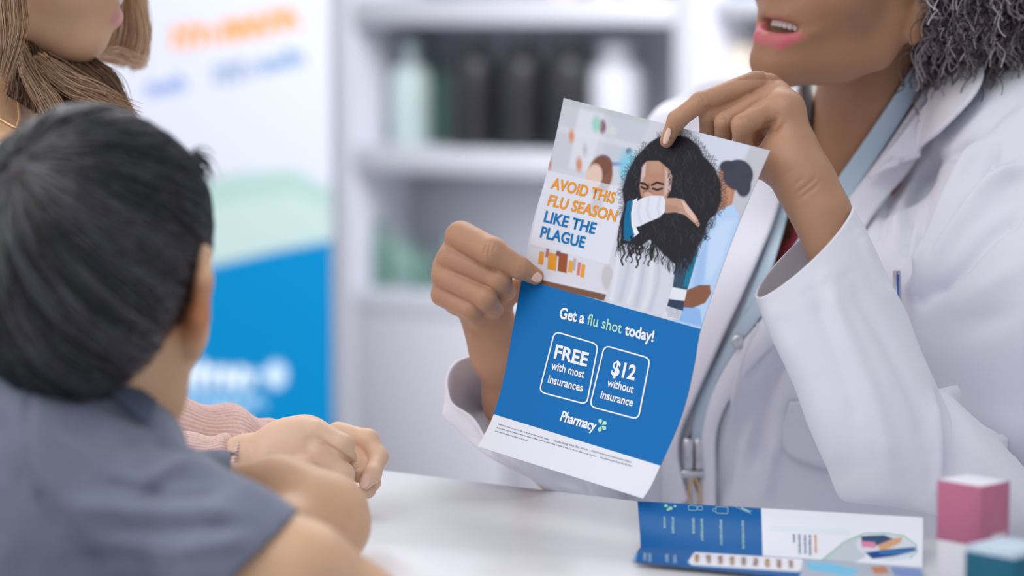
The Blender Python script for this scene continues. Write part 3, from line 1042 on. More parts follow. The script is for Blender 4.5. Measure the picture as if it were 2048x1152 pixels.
C = poly(C, [(1330, 410), (1352, 412), (1366, 420), (1352, 425), (1331, 426)], (166, 124, 106), 4, 0.6)
for i in range(46):        # loose locks over the shirt
    x = hr.uniform(1242, 1385); y = hr.uniform(470, 500); L = hr.uniform(14, 48) * (1.25 if x > 1320 else 0.8)
    t = np.linspace(0, 1, 12); ph = hr.uniform(0, 6)
    C = line(C, np.stack([x - 5 * t + 2.5 * np.sin(ph + 9 * t), y + L * t], 1), hr.uniform(0.8, 2.4), HK, 1.5, 0.9)
for i in range(70):        # dark curls at the right edge of the hair
    x = hr.normal(1408, 8); y = hr.uniform(410, 475); ph = hr.uniform(0, 6); t = np.linspace(0, 1, 7)
    C = line(C, np.stack([x + 3 * np.sin(ph + 6 * t), y + 9 * t], 1), 0.7, HK, 1.4, 0.8)
mb.add(fl.world(U, T).reshape(-1, 3), grid_faces(nu, nt), C)
BLUE = srgb(0, 108, 180)
WHT = srgb(228, 230, 240)
U, T = np.meshgrid(np.linspace(0, 1, 40), np.linspace(T1, T2, 60), indexing='ij')
mb.add(fl.world(U, T).reshape(-1, 3), grid_faces(40, 60), BLUE)
U, T = np.meshgrid(np.linspace(0, 1, 40), np.linspace(T2, 1, 20), indexing='ij')
mb.add(fl.world(U, T).reshape(-1, 3), grid_faces(40, 20), WHT)
U, T = np.meshgrid(np.linspace(0, 1, 40), np.linspace(0, 1, 120), indexing='ij')
mb.add(fl.world(U, T, -0.0005).reshape(-1, 3), grid_faces(40, 120), srgb(225, 226, 234))
OR, BL = srgb(236, 150, 40), srgb(0, 112, 178)
W_, GR = srgb(240, 243, 250), srgb(176, 226, 206)
fl.text(mb, 'AVOID THIS', (1101, 376), (1227.5, 407), 23, OR, 0.024)
fl.text(mb, 'FLU SEASON', (1094, 410), (1230.5, 443), 23, OR, 0.024)
fl.text(mb, 'LIKE THE', (1087, 443), (1189, 468), 23, BL, 0.024)
fl.text(mb, 'PLAGUE', (1080, 474), (1168, 496), 23, BL, 0.024)
fl.text(mb, 'Get a', (1118.5, 636), (1168, 647), 23, W_, 0.028)
fl.text(mb, 'flu shot', (1174, 649), (1243, 667), 23, GR, 0.012)
fl.text(mb, 'today!', (1249, 669), (1307, 684), 23, W_, 0.028)
fl.text(mb, 'FREE', (1108, 715.5), (1174, 733), 28, W_, 0.03)
fl.text(mb, 'with most', (1102, 738), (1168, 756.5), 17, W_, 0.02)
fl.text(mb, 'insurances', (1095.5, 765), (1165, 783.5), 17, W_, 0.02)
fl.text(mb, '$12', (1222, 749), (1269, 760), 30, W_, 0.03)
fl.text(mb, 'without', (1214, 772), (1266, 786.5), 17, W_, 0.02)
fl.text(mb, 'insurance', (1200.5, 796), (1265, 813), 17, W_, 0.02)
fl.text(mb, 'Pharmacy', (1120, 841), (1190, 862), 21, W_, 0.028, space=0.95)
fl.rrect(mb, [(1110, 663), (1197, 689), (1174, 809), (1079, 784)], 13, 2.8, W_)
fl.rrect(mb, [(1209.5, 691), (1301, 717), (1277, 839), (1180, 813)], 13, 2.8, W_)
for cx, cy, an in ((1203, 839, -98), (1208, 853, -30), (1201, 859, 40), (1196, 864, 105)):      # leaf mark
    a = math.radians(an); L = 10.5; o = np.array([1202.5, 851.0]); d = np.array([math.cos(a), math.sin(a)]); n = np.array([-d[1], d[0]])
    t = np.linspace(0, np.pi, 9)
    side = np.stack([o + d * (1.5 + L * 1.15 * k) + n * (4.2 * math.sin(math.pi * k ** 1.5)) for k in np.linspace(0, 1, 9)])
    side2 = np.stack([o + d * (1.5 + L * 1.15 * k) - n * (4.2 * math.sin(math.pi * k ** 1.5)) for k in np.linspace(1, 0, 9)[1:-1]])
    fl.poly(mb, np.vstack([side, side2]), GR, 0.0005)
TX = srgb(142, 148, 168)
fl.text(mb, 'including the flu shot.', (1108, 883), (1176, 901.5), 4.2, TX, 0.01)
fl.text(mb, 'Although the flu shot can only be administered free of charge to', (1182, 903), (1263, 926), 4.2, TX, 0.01)
fl.text(mb, 'the pharmacist about the flu shot', (1200, 916), (1264, 934), 4.2, TX, 0.01)
rr = np.random.default_rng(5)
for (x0, y0), (x1, y1) in (((996, 849), (1104, 882)), ((993, 856), (1196, 915)), ((990, 863), (1058, 883))):   # fine print too small to read: dashes
    x = 0.0; L = math.hypot(x1 - x0, y1 - y0); d = np.array([(x1 - x0) / L, (y1 - y0) / L]); n = np.array([d[1], -d[0]])
    while x < L - 6:
        w = rr.uniform(3, 9); a = np.array([x0, y0]) + d * x
        fl.poly(mb, [a, a + d * w, a + d * w + n * 1.7, a + n * 1.7], TX)
        x += w + 1.8
flyer = mb.build('flyer', M_PRINT)
tag(flyer, 'blue flu shot flyer with a photo of a sneezing girl, held up by the pharmacist', 'flyer')

# ---------------------------------------------------------------- folded brochure on the counter
def cpt(px, py, z=COUNTER_Z + 0.0015):
    w = on_counter(px, py, z); _, _, D = proj(w); return (px, py, float(D))


f0 = cpt(1281, 1094); f1 = cpt(1845, 1134)
br = thing('brochure', P(*f0), 'folded blue and white leaflet lying half open on the counter', 'brochure')
up = Sheet([(1275, 1002, f0[2] + 0.05), (1277, 1030, f0[2] + 0.038), (1280, 1068, f0[2] + 0.014), f0], [(1846, 1035, f1[2] + 0.05), (1846, 1066, f1[2] + 0.038), (1845, 1108, f1[2] + 0.014), f1])
g0 = cpt(1264, 1124, COUNTER_Z + 0.004); g1 = cpt(1862, 1182, COUNTER_Z + 0.004)
lo = Sheet([f0, cpt(1272, 1106, COUNTER_Z + 0.006), g0], [f1, cpt(1852, 1156, COUNTER_Z + 0.006), g1])
NAVY = srgb(0, 84, 150)


def sheet_grid(s, mb, u0, u1, t0, t1, nu_, nt_, fn, back=True):
    global X, Y
    U, T = np.meshgrid(np.linspace(u0, u1, nu_), np.linspace(t0, t1, nt_), indexing='ij')
    q = s.pxd(U, T).reshape(-1, 3); X, Y = q[:, 0], q[:, 1]
    C = fn() if callable(fn) else fn
    mb.add(s.world(U, T).reshape(-1, 3), grid_faces(nu_, nt_), C)
    if back: mb.add(s.world(U, T, -0.0006).reshape(-1, 3), grid_faces(nu_, nt_), srgb(225, 226, 232))


def up_paint():
    C = np.tile(np.array(srgb(226, 227, 236)), (len(X), 1))
    C = poly(C, [(1200, 990), (1522, 1005), (1526, 1130), (1200, 1130)], (0, 92, 160), 1.5)
    C = poly(C, [(1536, 1050), (1700, 1060), (1700, 1072), (1536, 1062)], (206, 220, 230), 6, 0.5)
    # oval picture with a long pointed tail
    C = poly(C, [(1642, 1122), (1690, 1085), (1722, 1070), (1730, 1115), (1700, 1128)], (188, 196, 204), 3)
    C = line(C, [(1642, 1122), (1690, 1083), (1728, 1067), (1768, 1066), (1808, 1072), (1832, 1090), (1834, 1104), (1820, 1116)], 1.2, (120, 176, 150), 1.5)
    C = ell(C, 1772, 1094, 60, 26, (204, 212, 222), 2, 1, 6)
    C = poly(C, [(1722, 1072), (1768, 1070), (1788, 1078), (1760, 1092), (1724, 1086)], (50, 76, 110), 3)
    C = poly(C, [(1722, 1082), (1750, 1084), (1752, 1096), (1724, 1094)], (214, 130, 160), 3)
    C = poly(C, [(1755, 1090), (1790, 1076), (1806, 1074), (1800, 1086), (1762, 1104)], (206, 158, 120), 3)
    C = poly(C, [(1730, 1105), (1765, 1100), (1830, 1094), (1832, 1102), (1790, 1112), (1745, 1118)], (20, 70, 140), 3)
    C = line(C, [(1760, 1106), (1800, 1104), (1828, 1100)], 1.6, (60, 140, 200), 2)
    return C


mb = MB()
sheet_grid(up, mb, 0, 1, 0, 1, 400, 80, up_paint)
r2 = np.random.default_rng(3)
LB = srgb(150, 196, 204)
ux = (np.array([1523., 1016]) - np.array([1275., 1002])); ux /= np.hypot(*ux)


def vbar(s, mb, x, y0, y1, col, w=4.0, lift=0.0004):
    """one column of lettering turned on its side and too small to read: short crossing strokes"""
    y = y0
    while y < y1:
        h = r2.uniform(1.2, 2.2); k = r2.uniform(0.55, 1.0)
        xx = x + (y - y0) * 0.02
        s.poly(mb, [(xx - w * k, y), (xx + w * 0.6, y + 0.4), (xx + w * 0.6, y + h + 0.4), (xx - w * k, y + h)], col, lift)
        y += h + r2.uniform(0.8, 1.6)


for x, y0, y1 in ((1329, 1034, 1056), (1346, 1035, 1068), (1387, 1037, 1066), (1404, 1038, 1082), (1442, 1040, 1090), (1486, 1042, 1097)):
    vbar(up, mb, x, y0, y1, LB, 3.6)
# little symbols: tablets, capsule, box, syringe
for cx, cy, r in ((1332, 1012, 4), (1341, 1017, 4.5), (1350, 1013, 3), (1336, 1020, 3)):
    a = np.linspace(0, 2 * np.pi, 10, endpoint=False); up.poly(mb, np.stack([cx + r * np.cos(a), cy + 0.8 * r * np.sin(a)], 1), srgb(150, 206, 180))
up.rrect(mb, [(1377, 1011), (1394, 1012), (1394, 1022), (1377, 1021)], 4, 1.2, LB)
up.rrect(mb, [(1396, 1013), (1405, 1013.5), (1405, 1021), (1396, 1020.5)], 2, 1.2, LB)
up.rrect(mb, [(1432, 1014), (1456, 1015), (1456, 1028), (1432, 1027)], 3, 1.3, LB)
up.rrect(mb, [(1426, 1018), (1432, 1018), (1432, 1023), (1426, 1023)], 1, 1, LB)
for a, b, w in (((1470, 1014), (1502, 1028), 1.0), ((1482, 1016), (1500, 1024), 3.0), ((1498, 1024), (1504, 1022), 1.2)):
    a = np.array(a, float); b = np.array(b, float); d = (b - a) / np.hypot(*(b - a)); n = np.array([-d[1], d[0]]) * w / 2
    up.poly(mb, [a - n, b - n, b + n, a + n], LB)
for x, y0, y1, c in ((1588, 1069, 1084, srgb(130, 140, 165)), (1599, 1069, 1108, srgb(130, 140, 165)), (1610, 1070, 1106, srgb(110, 140, 190)), (1620, 1070, 1110, srgb(120, 126, 150)), (1631, 1070, 1106, srgb(226, 150, 70))):
    vbar(up, mb, x, y0, y1, c, 3.2)
mb.build('raised_panel', M_PRINT, br)


def lo_paint():
    C = np.tile(np.array(srgb(0, 92, 160)), (len(X), 1))
    C = poly(C, [(1240, 1100), (1275, 1104), (1270, 1132), (1240, 1135)], (150, 186, 212), 2, 0.7)
    C = poly(C, [(1386, 1108), (1390, 1104), (1604, 1118), (1608, 1122), (1602, 1140), (1596, 1144), (1384, 1130), (1376, 1124)], (232, 232, 240), 1.5)
    C = poly(C, [(1606, 1118), (1870, 1134), (1880, 1200), (1590, 1200)], (172, 180, 194), 2)
    C = poly(C, [(1610, 1124), (1660, 1126), (1720, 1140), (1700, 1152), (1620, 1140)], (110, 190, 224), 3)
    C = poly(C, [(1740, 1134), (1770, 1132), (1780, 1146), (1750, 1148)], (188, 120, 80), 4)
    C = poly(C, [(1780, 1134), (1840, 1138), (1850, 1160), (1790, 1152)], (70, 110, 190), 4, 0.7)
    return C


mb = MB()
sheet_grid(lo, mb, 0, 1, 0, 1, 400, 50, lo_paint)
for i in range(9):
    x = 1394 + i * 23.5; y = 1109 + i * 1.5
    vbar(lo, mb, x, y, y + 16, srgb(186, 150, 130) if i % 3 else srgb(206, 160, 110), 7)
for x, y in ((1290, 1107), (1300, 1108), (1334, 1110), (1350, 1111)):
    vbar(lo, mb, x, y, y + 15, srgb(170, 200, 224), 4)
mb.build('lower_panel', M_PRINT, br)

# ---------------------------------------------------------------- cartons at the right edge
def carton(px, ptop, D, wl, wr, h, cols, lab, split, text=None, turn=0.0):
    """box seen on its front vertical edge; wl/wr side lengths in metres"""
    top = P(px, ptop, D); o = top.copy(); o[2] = COUNTER_Z + 0.0005
    a = math.radians(45 + turn); eL = np.array([-math.cos(a), math.sin(a), 0]); eR = np.array([math.sin(a), math.cos(a), 0])
    H = top[2] - COUNTER_Z
    m = MB()
    zs = H * split
    V, F = box_mesh(o, eR, eL, EZ, (0, 0, 0), (wr, wl, H), 0.0008); m.add(V, F, cols[0])
    body = thing('medicine_carton', o + eL * wl / 2 + eR * wr / 2, lab, 'carton')
    m.build('box', M_PRINT, body, smooth=False)
    m = MB()
    V, F = box_mesh(o - (eL + eR) * 0.0004, eR, eL, EZ, (0, 0, cols[2][0] * H), (wr + 0.0008, wl + 0.0008, cols[2][1] * H), 0.0004); m.add(V, F, cols[1])
    m.build('colour_band', M_PRINT, body, smooth=False)
    return o, eL, eR, H


o, eL, eR, H = carton(1962, 974, 1.68, 0.036, 0.032, 0.08, (srgb(226, 224, 232), srgb(188, 112, 140), (0.49, 0.995)), 'white carton with a pink upper half standing on the counter at the right', 0.5, turn=2)
m = MB()
for i, (u_, w_) in enumerate(((0.012, 0.004), (0.017, 0.003), (0.021, 0.004), (0.026, 0.002))):
    V, F = box_mesh(o - eL * 0.0007, eR, -eL, EZ, (u_, 0, H * 0.545), (u_ + w_, 0.0002, H * (0.575 + 0.01 * (i % 2))), 0); m.add(V, F, srgb(225, 200, 212))
m.build('printed_mark', M_PRINT, bpy.data.objects['medicine_carton'], smooth=False)
carton(2030, 1108, 1.575, 0.037, 0.04, 0.05, (srgb(190, 206, 222), srgb(38, 96, 122), (0.02, 0.93)), 'dark teal carton in the bottom right corner, in front of the pink one', 0.5)

# ------------------------------------------------------------------ people
def head_parts(Fd, fr, open_=0.0, lips=1.0, mw=0.027, lt=1.0, mz=0.0, ears=True, nose=1.0, child=False):
    """skull, jaw, cheeks, nose, lips, ears in a head frame (x right, y face, z up, metres)"""
    A = Fd.add
    A(fr.ell((0, -0.018, 0.035), (0.072, 0.092, 0.078)), 0.01)
    A(fr.ell((0, 0.030, -0.015), (0.060, 0.060, 0.082)), 0.03)
    for s in (-1, 1):
        A(fr.ch([(s * 0.055, -0.002, -0.035), (s * 0.052, 0.004, -0.066), (s * 0.012, 0.066, -0.098)], (0.016, 0.014, 0.014)), 0.03)
        A(fr.ell((s * 0.036, 0.055, -0.028), (0.024, 0.026, 0.024)), 0.022)
        A(fr.ch([(s * 0.012, 0.086, 0.022), (s * 0.045, 0.072, 0.020)], 0.008), 0.014)       # brow
    A(fr.ell((0, 0.074, -0.098), (0.020, 0.016, 0.015)), 0.018)
    A(fr.ell((0, 0.030, -0.085), (0.036, 0.045, 0.018)), 0.02)
    A(fr.ell((0, 0.066, -0.058), (0.032, 0.026, 0.030)), 0.016)         # muzzle under the lips
    for s in (-1, 1):
        A(fr.ell((s * 0.031, 0.090, 0.004), (0.015, 0.012, 0.009)), 0.012, True)            # sockets
        A(fr.ell((s * 0.031, 0.073, 0.003), (0.012, 0.012, 0.012)), 0.003)
    A(fr.ch([(0, 0.086, 0.012), (0, 0.102 * nose + 0.0 * (1 - nose), -0.022)], (0.007, 0.010)), 0.010)
    for s in (-1, 1):
        A(fr.ell((s * 0.012, 0.094, -0.027), (0.008, 0.010, 0.007)), 0.006)
    up = -0.052 + mz; lw = -0.064 - 0.012 * open_ + mz
    if lips:
        m = mw
        A(fr.ell((0, 0.082, -0.062 + mz), (0.022 * m / 0.027, 0.012, 0.004 + 0.006 * open_)), 0.006, True)
        A(fr.ch([(-m, 0.070, up - 0.005), (-0.012, 0.0865, up + 0.001), (0, 0.089, up - 0.001), (0.012, 0.0865, up + 0.001), (m, 0.070, up - 0.005)], (0.0022, 0.0044, 0.0042, 0.0044, 0.0022), 0.003), 0.004)
        A(fr.ch([(-m, 0.070, up - 0.006), (-0.013, 0.0845, lw - 0.001), (0, 0.087, lw - 0.003), (0.013, 0.0845, lw - 0.001), (m, 0.070, up - 0.006)], np.array((0.0022, 0.0054, 0.006, 0.0054, 0.0022)) * (1 + 0.35 * (lt - 1) * 2), 0.003), 0.005)
    if ears:
        for s in (-1, 1):
            A(fr.ch([(s * 0.072, -0.006, -0.028), (s * 0.077, -0.014, -0.012), (s * 0.082, -0.022, 0.012), (s * 0.079, -0.014, 0.028), (s * 0.072, -0.002, 0.020)], (0.0070, 0.0055, 0.0045, 0.0045, 0.003), 0.004), 0.004)
            A(fr.ell((s * 0.074, -0.010, -0.030), (0.005, 0.007, 0.009)), 0.005)
            A(fr.ell((s * 0.074, -0.012, 0.002), (0.004, 0.012, 0.024)), 0.006)


def lip_colour(fr, V, C, col, open_=0.0, m=0.028, lt=1.0, mz=0.0):
    q = fr.loc(V)
    a = np.zeros(len(V)); up = -0.052 + mz; lw = -0.064 - 0.012 * open_ + mz
    for pts, r in (([(-m, 0.070, up - 0.005), (-0.012, 0.0865, up), (0, 0.089, up - 0.001), (0.012, 0.0865, up), (m, 0.070, up - 0.005)], 0.0050),
                   ([(-m, 0.070, up - 0.006), (-0.013, 0.0845, lw - 0.001), (0, 0.087, lw - 0.003), (0.013, 0.0845, lw - 0.001), (m, 0.070, up - 0.006)], 0.0068 * lt)):
        a = np.maximum(a, np.clip(-Chain(np.array(pts), r * np.array([0.35, 1, 1, 1, 0.35])).ev(q) / 0.0012, 0, 1))
    return C * (1 - a[:, None]) + a[:, None] * np.array(col)


def pch(rows, k=0.0, lift=0.0):
    """chain from rows (px, py, D, radius px)"""
    r = np.array(rows, float)
    return Chain(P(r[:, 0], r[:, 1], r[:, 2]), r[:, 3] * r[:, 2] / FPX, k)


def pell(px, py, D, rx, ry, rd, rot=0.0):
    """ellipsoid: radii in photo px across/up and metres in depth, turned rot degrees in the picture plane"""
    c, s = math.cos(math.radians(rot)), math.sin(math.radians(rot))
    R = np.stack([c * AX_R - s * AX_U, s * AX_R + c * AX_U, AX_F], 1)
    return Ell(P(px, py, D), (rx * D / FPX, ry * D / FPX, rd), R)


def join_bodies(parts):
    V = []; F = []; n = 0
    for v, f in parts:
        V.append(v); F.append(f + n); n += len(v)
    return np.concatenate(V), np.concatenate(F)


def skin_cols(V, base, red, rs, amt=0.06):
    r = np.random.default_rng(rs)
    C = np.tile(np.array(base), (len(V), 1))
    return C


def nail(px, py, D, ang, L, Wd, parent, tilt=(0, 0), label=None):
    """curved nail plate centred at a photo point, pointing along ang (degrees, picture plane)"""
    c, s = math.cos(math.radians(ang)), math.sin(math.radians(ang))
    d = c * AX_R - s * AX_U; w = s * AX_R + c * AX_U
    o = P(px, py, D); n = -(o - CAM) / np.linalg.norm(o - CAM)
    n = n + tilt[0] * d + tilt[1] * w; n /= np.linalg.norm(n)
    d = d - n * (d @ n); d /= np.linalg.norm(d); w = np.cross(n, d)
    u, v = np.meshgrid(np.linspace(-1, 1, 13), np.linspace(-1, 1, 13), indexing='ij')
    L = px2m(L, D) / 2; Wd = px2m(Wd, D) / 2
    # squircle outline
    k = np.sqrt(1 - 0.42 * v ** 2); l = np.sqrt(1 - 0.42 * u ** 2)
    V = o + (u * k * L)[..., None] * d + (v * l * Wd)[..., None] * w - ((v ** 2) * Wd * 0.35 + np.clip(u, 0, 1) ** 2 * 0.1 * L)[..., None] * n
    ob = build('fingernail', V.reshape(-1, 3), grid_faces(13, 13), M_NAIL, parent)
    solidify(ob, 0.0006, 0)
    return ob


# ================================================================= pharmacist
PH = thing('person', P(1700, 900, 2.42) * np.array([1, 1, 0]), 'pharmacist in a white coat with curly grey hair holding up the flyer with both hands', 'person')
SK1 = srgb(178, 134, 106)
hd = Frame(P(1719, -50, 2.19), 131, 13, -9, 0.97)
body = Field()
head_parts(body, hd, open_=0.75, mw=0.035, lt=1.5, mz=-0.006)
body.add(hd.ell((-0.075, -0.010, -0.040), (0.006, 0.009, 0.012)), 0.004)
NECK = pch([(1790, -40, 2.25, 112), (1742, 180, 2.27, 108), (1722, 330, 2.30, 118)])
body.add(NECK, 0.03)
body.add(pch([(1430, 310, 2.46, 80), (1600, 290, 2.40, 70), (1720, 330, 2.37, 118), (1850, 300, 2.33, 66), (2030, 340, 2.24, 80)]), 0.04)   # shoulders
body.add(pell(1680, 560, 2.385, 290, 360, 0.115), 0.05)
body.add(pch([(1690, 700, 2.40, 220), (1690, 1250, 2.45, 230)]), 0.06)
V, F = body.mesh(0.0034, 2)
parts = [(V, F)]
hn = Field()
# right forearm and hand (image left), back of the hand to the viewer, index stretched over the sheet
fing = Field()
fing.add(pch([(922, 474, 2.056, 33), (984, 503, 2.030, 28.5), (1040, 536, 2.030, 21.5), (1071, 553, 2.036, 17)], 0.004), 0)
fing.add(pch([(898, 516, 2.055, 24), (1000, 560, 2.036, 23), (1010, 582, 2.056, 20), (988, 592, 2.078, 18)], 0.003), 0.0012)
fing.add(pch([(887, 552, 2.058, 24), (972, 597, 2.038, 22.5), (986, 618, 2.056, 19), (965, 620, 2.076, 17)], 0.003), 0.0012)
fing.add(pch([(884, 590, 2.064, 23), (942, 619, 2.048, 20.5), (956, 634, 2.062, 17), (944, 630, 2.08, 15)], 0.003), 0.0012)
hn.add(pell(936, 556, 2.078, 72, 82, 0.024, -22), 0.0)
hn.add(pch([(925, 482, 2.062, 27), (900, 530, 2.062, 30), (897, 578, 2.066, 26), (912, 606, 2.072, 22)]), 0.006)
hn.add(pch([(925, 500, 2.075, 36), (958, 600, 2.092, 42), (978, 648, 2.088, 42)], 0.01), 0.008)
hn.add(fing, 0.005)
hn.add(pch([(985, 610, 2.09, 26), (1030, 580, 2.082, 20), (1072, 556, 2.066, 16)], 0.006), 0.008)       # thumb behind the sheet
hn.add(pch([(978, 650, 2.088, 46), (1000, 700, 2.10, 51), (1035, 800, 2.14, 60), (1078, 890, 2.19, 54), (1125, 950, 2.25, 50)], 0.02), 0.012)
for rows in ([(912, 476, 2.024, 3), (932, 505, 2.020, 3.2)], [(1026, 520, 2.004, 2.0), (1020, 535, 2.004, 2.0)]):
    pass
V, F = hn.mesh(0.0011, 2)
NAT = []
for st in (([(975, 486), (968, 500), (968, 512)], 3, -0.0012), ([(982, 486), (977, 500), (977, 514)], 3, -0.0012), ([(990, 490), (986, 502)], 3, -0.0010),
           ([(1044, 530), (1040, 540)], 2, -0.0005), ([(1049, 533), (1045, 543)], 2, -0.0004), ([(930, 560), (925, 575)], 6, -0.0006), ([(905, 498), (900, 505)], 5, -0.0008),
           ([(890, 535), (884, 541)], 5, -0.0008), ([(995, 548), (985, 562)], 9, 0.0006), ([(964, 588), (956, 600)], 9, 0.0006)):
    NAT.append(st)
V = folds(V, [F], NAT)
parts.append((V, F))
# left forearm and hand (image right)
h2 = Field(); f2 = Field()
f2.add(pch([(1512, 166, 1.982, 25), (1400, 204, 1.972, 19.5), (1354, 240, 1.976, 19), (1333, 282, 1.982, 14)], 0.003), 0)
f2.add(pch([(1538, 172, 1.985, 26), (1418, 226, 1.980, 20.5), (1416, 275, 1.992, 17), (1424, 308, 1.998, 15)], 0.0025), 0.001)
f2.add(pch([(1552, 188, 1.980, 27), (1448, 243, 1.970, 19), (1446, 292, 1.984, 17.5), (1452, 322, 1.992, 15)], 0.0025), 0.001)
f2.add(pch([(1558, 212, 1.968, 30), (1484, 250, 1.955, 21.5), (1486, 296, 1.968, 19.5), (1494, 326, 1.976, 17)], 0.0025), 0.001)
h2.add(pch([(1520, 172, 2.0, 30), (1590, 300, 1.982, 46)], 0.01), 0)
h2.add(pch([(1556, 190, 1.985, 28), (1572, 220, 1.965, 33), (1585, 300, 1.964, 46), (1612, 370, 1.962, 50)], 0.012), 0.008)
h2.add(f2, 0.0045)
h2.add(pch([(1575, 330, 1.955, 34), (1548, 310, 1.966, 26), (1520, 330, 1.985, 22), (1470, 320, 1.999, 18), (1420, 305, 2.012, 16)], 0.008), 0.01)   # thumb running behind the sheet
h2.add(pch([(1605, 350, 1.958, 50), (1558, 338, 1.972, 36)], 0.01), 0.012)
h2.add(pell(1538, 282, 2.0, 40, 44, 0.012), 0.004)
h2.add(pch([(1612, 372, 1.960, 50), (1642, 425, 1.957, 49), (1672, 500, 1.955, 46), (1700, 600, 1.955, 42), (1765, 800, 1.957, 46), (1815, 960, 1.965, 52)], 0.02), 0.014)
V, F = h2.mesh(0.0011, 2)
V = folds(V, [F], [([(1395, 188), (1406, 196), (1410, 208)], 3, -0.0012), ([(1388, 190), (1399, 200), (1402, 212)], 3, -0.0012), ([(1382, 196), (1392, 204)], 3, -0.0010),
                   ([(1408, 216), (1420, 214), (1428, 220)], 3, -0.0012), ([(1408, 224), (1420, 222), (1430, 230)], 3, -0.0010),
                   ([(1438, 232), (1449, 230), (1458, 238)], 3, -0.0012), ([(1437, 240), (1449, 238), (1458, 246)], 3, -0.0010),
                   ([(1470, 240), (1484, 237), (1492, 243)], 3, -0.0012),
                   ([(1555, 232), (1545, 246), (1530, 258)], 6, -0.0022), ([(1536, 240), (1530, 262)], 5, -0.0016), ([(1568, 248), (1552, 262), (1540, 266)], 4, -0.0018),
                   ([(1530, 200), (1518, 208), (1505, 213)], 5, -0.0018), ([(1512, 180), (1500, 188)], 4, -0.0012), ([(1545, 152), (1530, 140)], 10, 0.001),
                   ([(1560, 190), (1548, 180)], 9, 0.0012), ([(1574, 202), (1566, 222)], 10, 0.0015),
                   ([(1592, 388), (1620, 366), (1632, 352)], 4, -0.0009), ([(1598, 398), (1626, 378), (1642, 362)], 4, -0.0008), ([(1588, 372), (1606, 356)], 3.5, -0.0007), ([(1570, 350), (1585, 340)], 4, -0.0006)])
parts.append((V, F))
# legs, hidden behind the counter
lg = Field()
for dx, dd in ((-60, 0.0), (75, -0.06)):
    a = P(1690 + dx, 1250, 2.44 + dd); b = a.copy(); b[2] = 0.06
    lg.add(Chain([a, (a + b) / 2, b], (0.085, 0.062, 0.042), 0.02), 0.02); lg.add(Chain([b + [0, 0, -0.02], b + [-0.12, -0.1, -0.03]], (0.035, 0.028)), 0.02)
V, F = lg.mesh(0.012, 1); parts.append((V, F))
V, F = join_bodies(parts)
C = skin_cols(V, SK1, None, 1)
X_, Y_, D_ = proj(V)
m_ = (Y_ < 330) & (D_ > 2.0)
C[m_] = np.array(srgb(158, 114, 86))  # shade on head and neck put into a darker skin colour
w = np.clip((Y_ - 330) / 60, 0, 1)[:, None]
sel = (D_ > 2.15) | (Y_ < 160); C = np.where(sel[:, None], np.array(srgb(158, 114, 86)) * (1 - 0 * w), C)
C = lip_colour(hd, V, C, srgb(192, 98, 106), 0.75, 0.035, 1.4, -0.006)
pb = build('body', V, F, M_SKIN, PH, C)
# teeth
tv = MB()
for i in range(-4, 5):
    a = i * 0.16; tw = 0.0042
    c = hd.pt(0.024 * math.sin(a * 1.35), 0.056 + 0.024 * math.cos(a * 1.35), -0.0635)
    e = Ell(c, (1, 1, 1)); th = np.linspace(0, 2 * np.pi, 13)[:-1]; ph = np.linspace(0.05, np.pi - 0.05, 8)
    T_, H_ = np.meshgrid(ph, th, indexing='ij')
    q = np.stack([0.0030 * np.sin(T_) * np.cos(H_), 0.0016 * np.sin(T_) * np.sin(H_), 0.0042 * np.sign(np.cos(T_)) * np.abs(np.cos(T_)) ** 0.6], -1)
    q = q @ np.array(Matrix.Rotation(-a * 1.35, 3, 'Z')).T
    tv.add(c + (q * hd.s).reshape(-1, 3) @ hd.R.T, grid_faces(8, 12, True))
tv.build('teeth', M_TEETH, PH, color=False)
nail(1073, 554, 2.0280, 28, 25, 20, PH, (0.25, 0.1))
nail(1333, 272, 1.9715, 112, 34, 13, PH, (0.05, -0.55))

# --- blouse neckline, coat
ct_f = Field()
ct_f.add(pch([(1380, 288, 2.45, 98), (1455, 240, 2.42, 84), (1600, 232, 2.39, 70), (1740, 220, 2.36, 60)], 0.02), 0)
ct_f.add(pch([(1740, 250, 2.34, 90), (1880, 215, 2.29, 82), (2000, 240, 2.24, 92), (2080, 320, 2.18, 125)], 0.02), 0.03)
ct_f.add(pell(1680, 560, 2.375, 330, 420, 0.135), 0.06)
ct_f.add(pell(1560, 640, 2.25, 120, 150, 0.075), 0.06)
ct_f.add(pell(1810, 600, 2.20, 130, 160, 0.080), 0.06)
ct_f.add(pch([(1640, 820, 2.33, 255), (1610, 1300, 2.36, 280)]), 0.08)
ct_f.add(pch([(2085, 340, 2.18, 145), (2070, 600, 2.11, 190), (2050, 800, 2.12, 160)], 0.03), 0.09)
ct_f.add(pch([(1340, 560, 2.44, 110), (1300, 900, 2.42, 165), (1260, 1300, 2.42, 190)], 0.03), 0.05)          # near upper arm
V, F = ct_f.mesh(0.0042, 3)
dr_f = Field(); dr_f.ops = list(ct_f.ops); dr_f.lo = ct_f.lo.copy(); dr_f.hi = ct_f.hi.copy()
dr_f.add(NECK, 0.03)
coat_bvh = bvh_of(*dr_f.mesh(0.0042, 3))
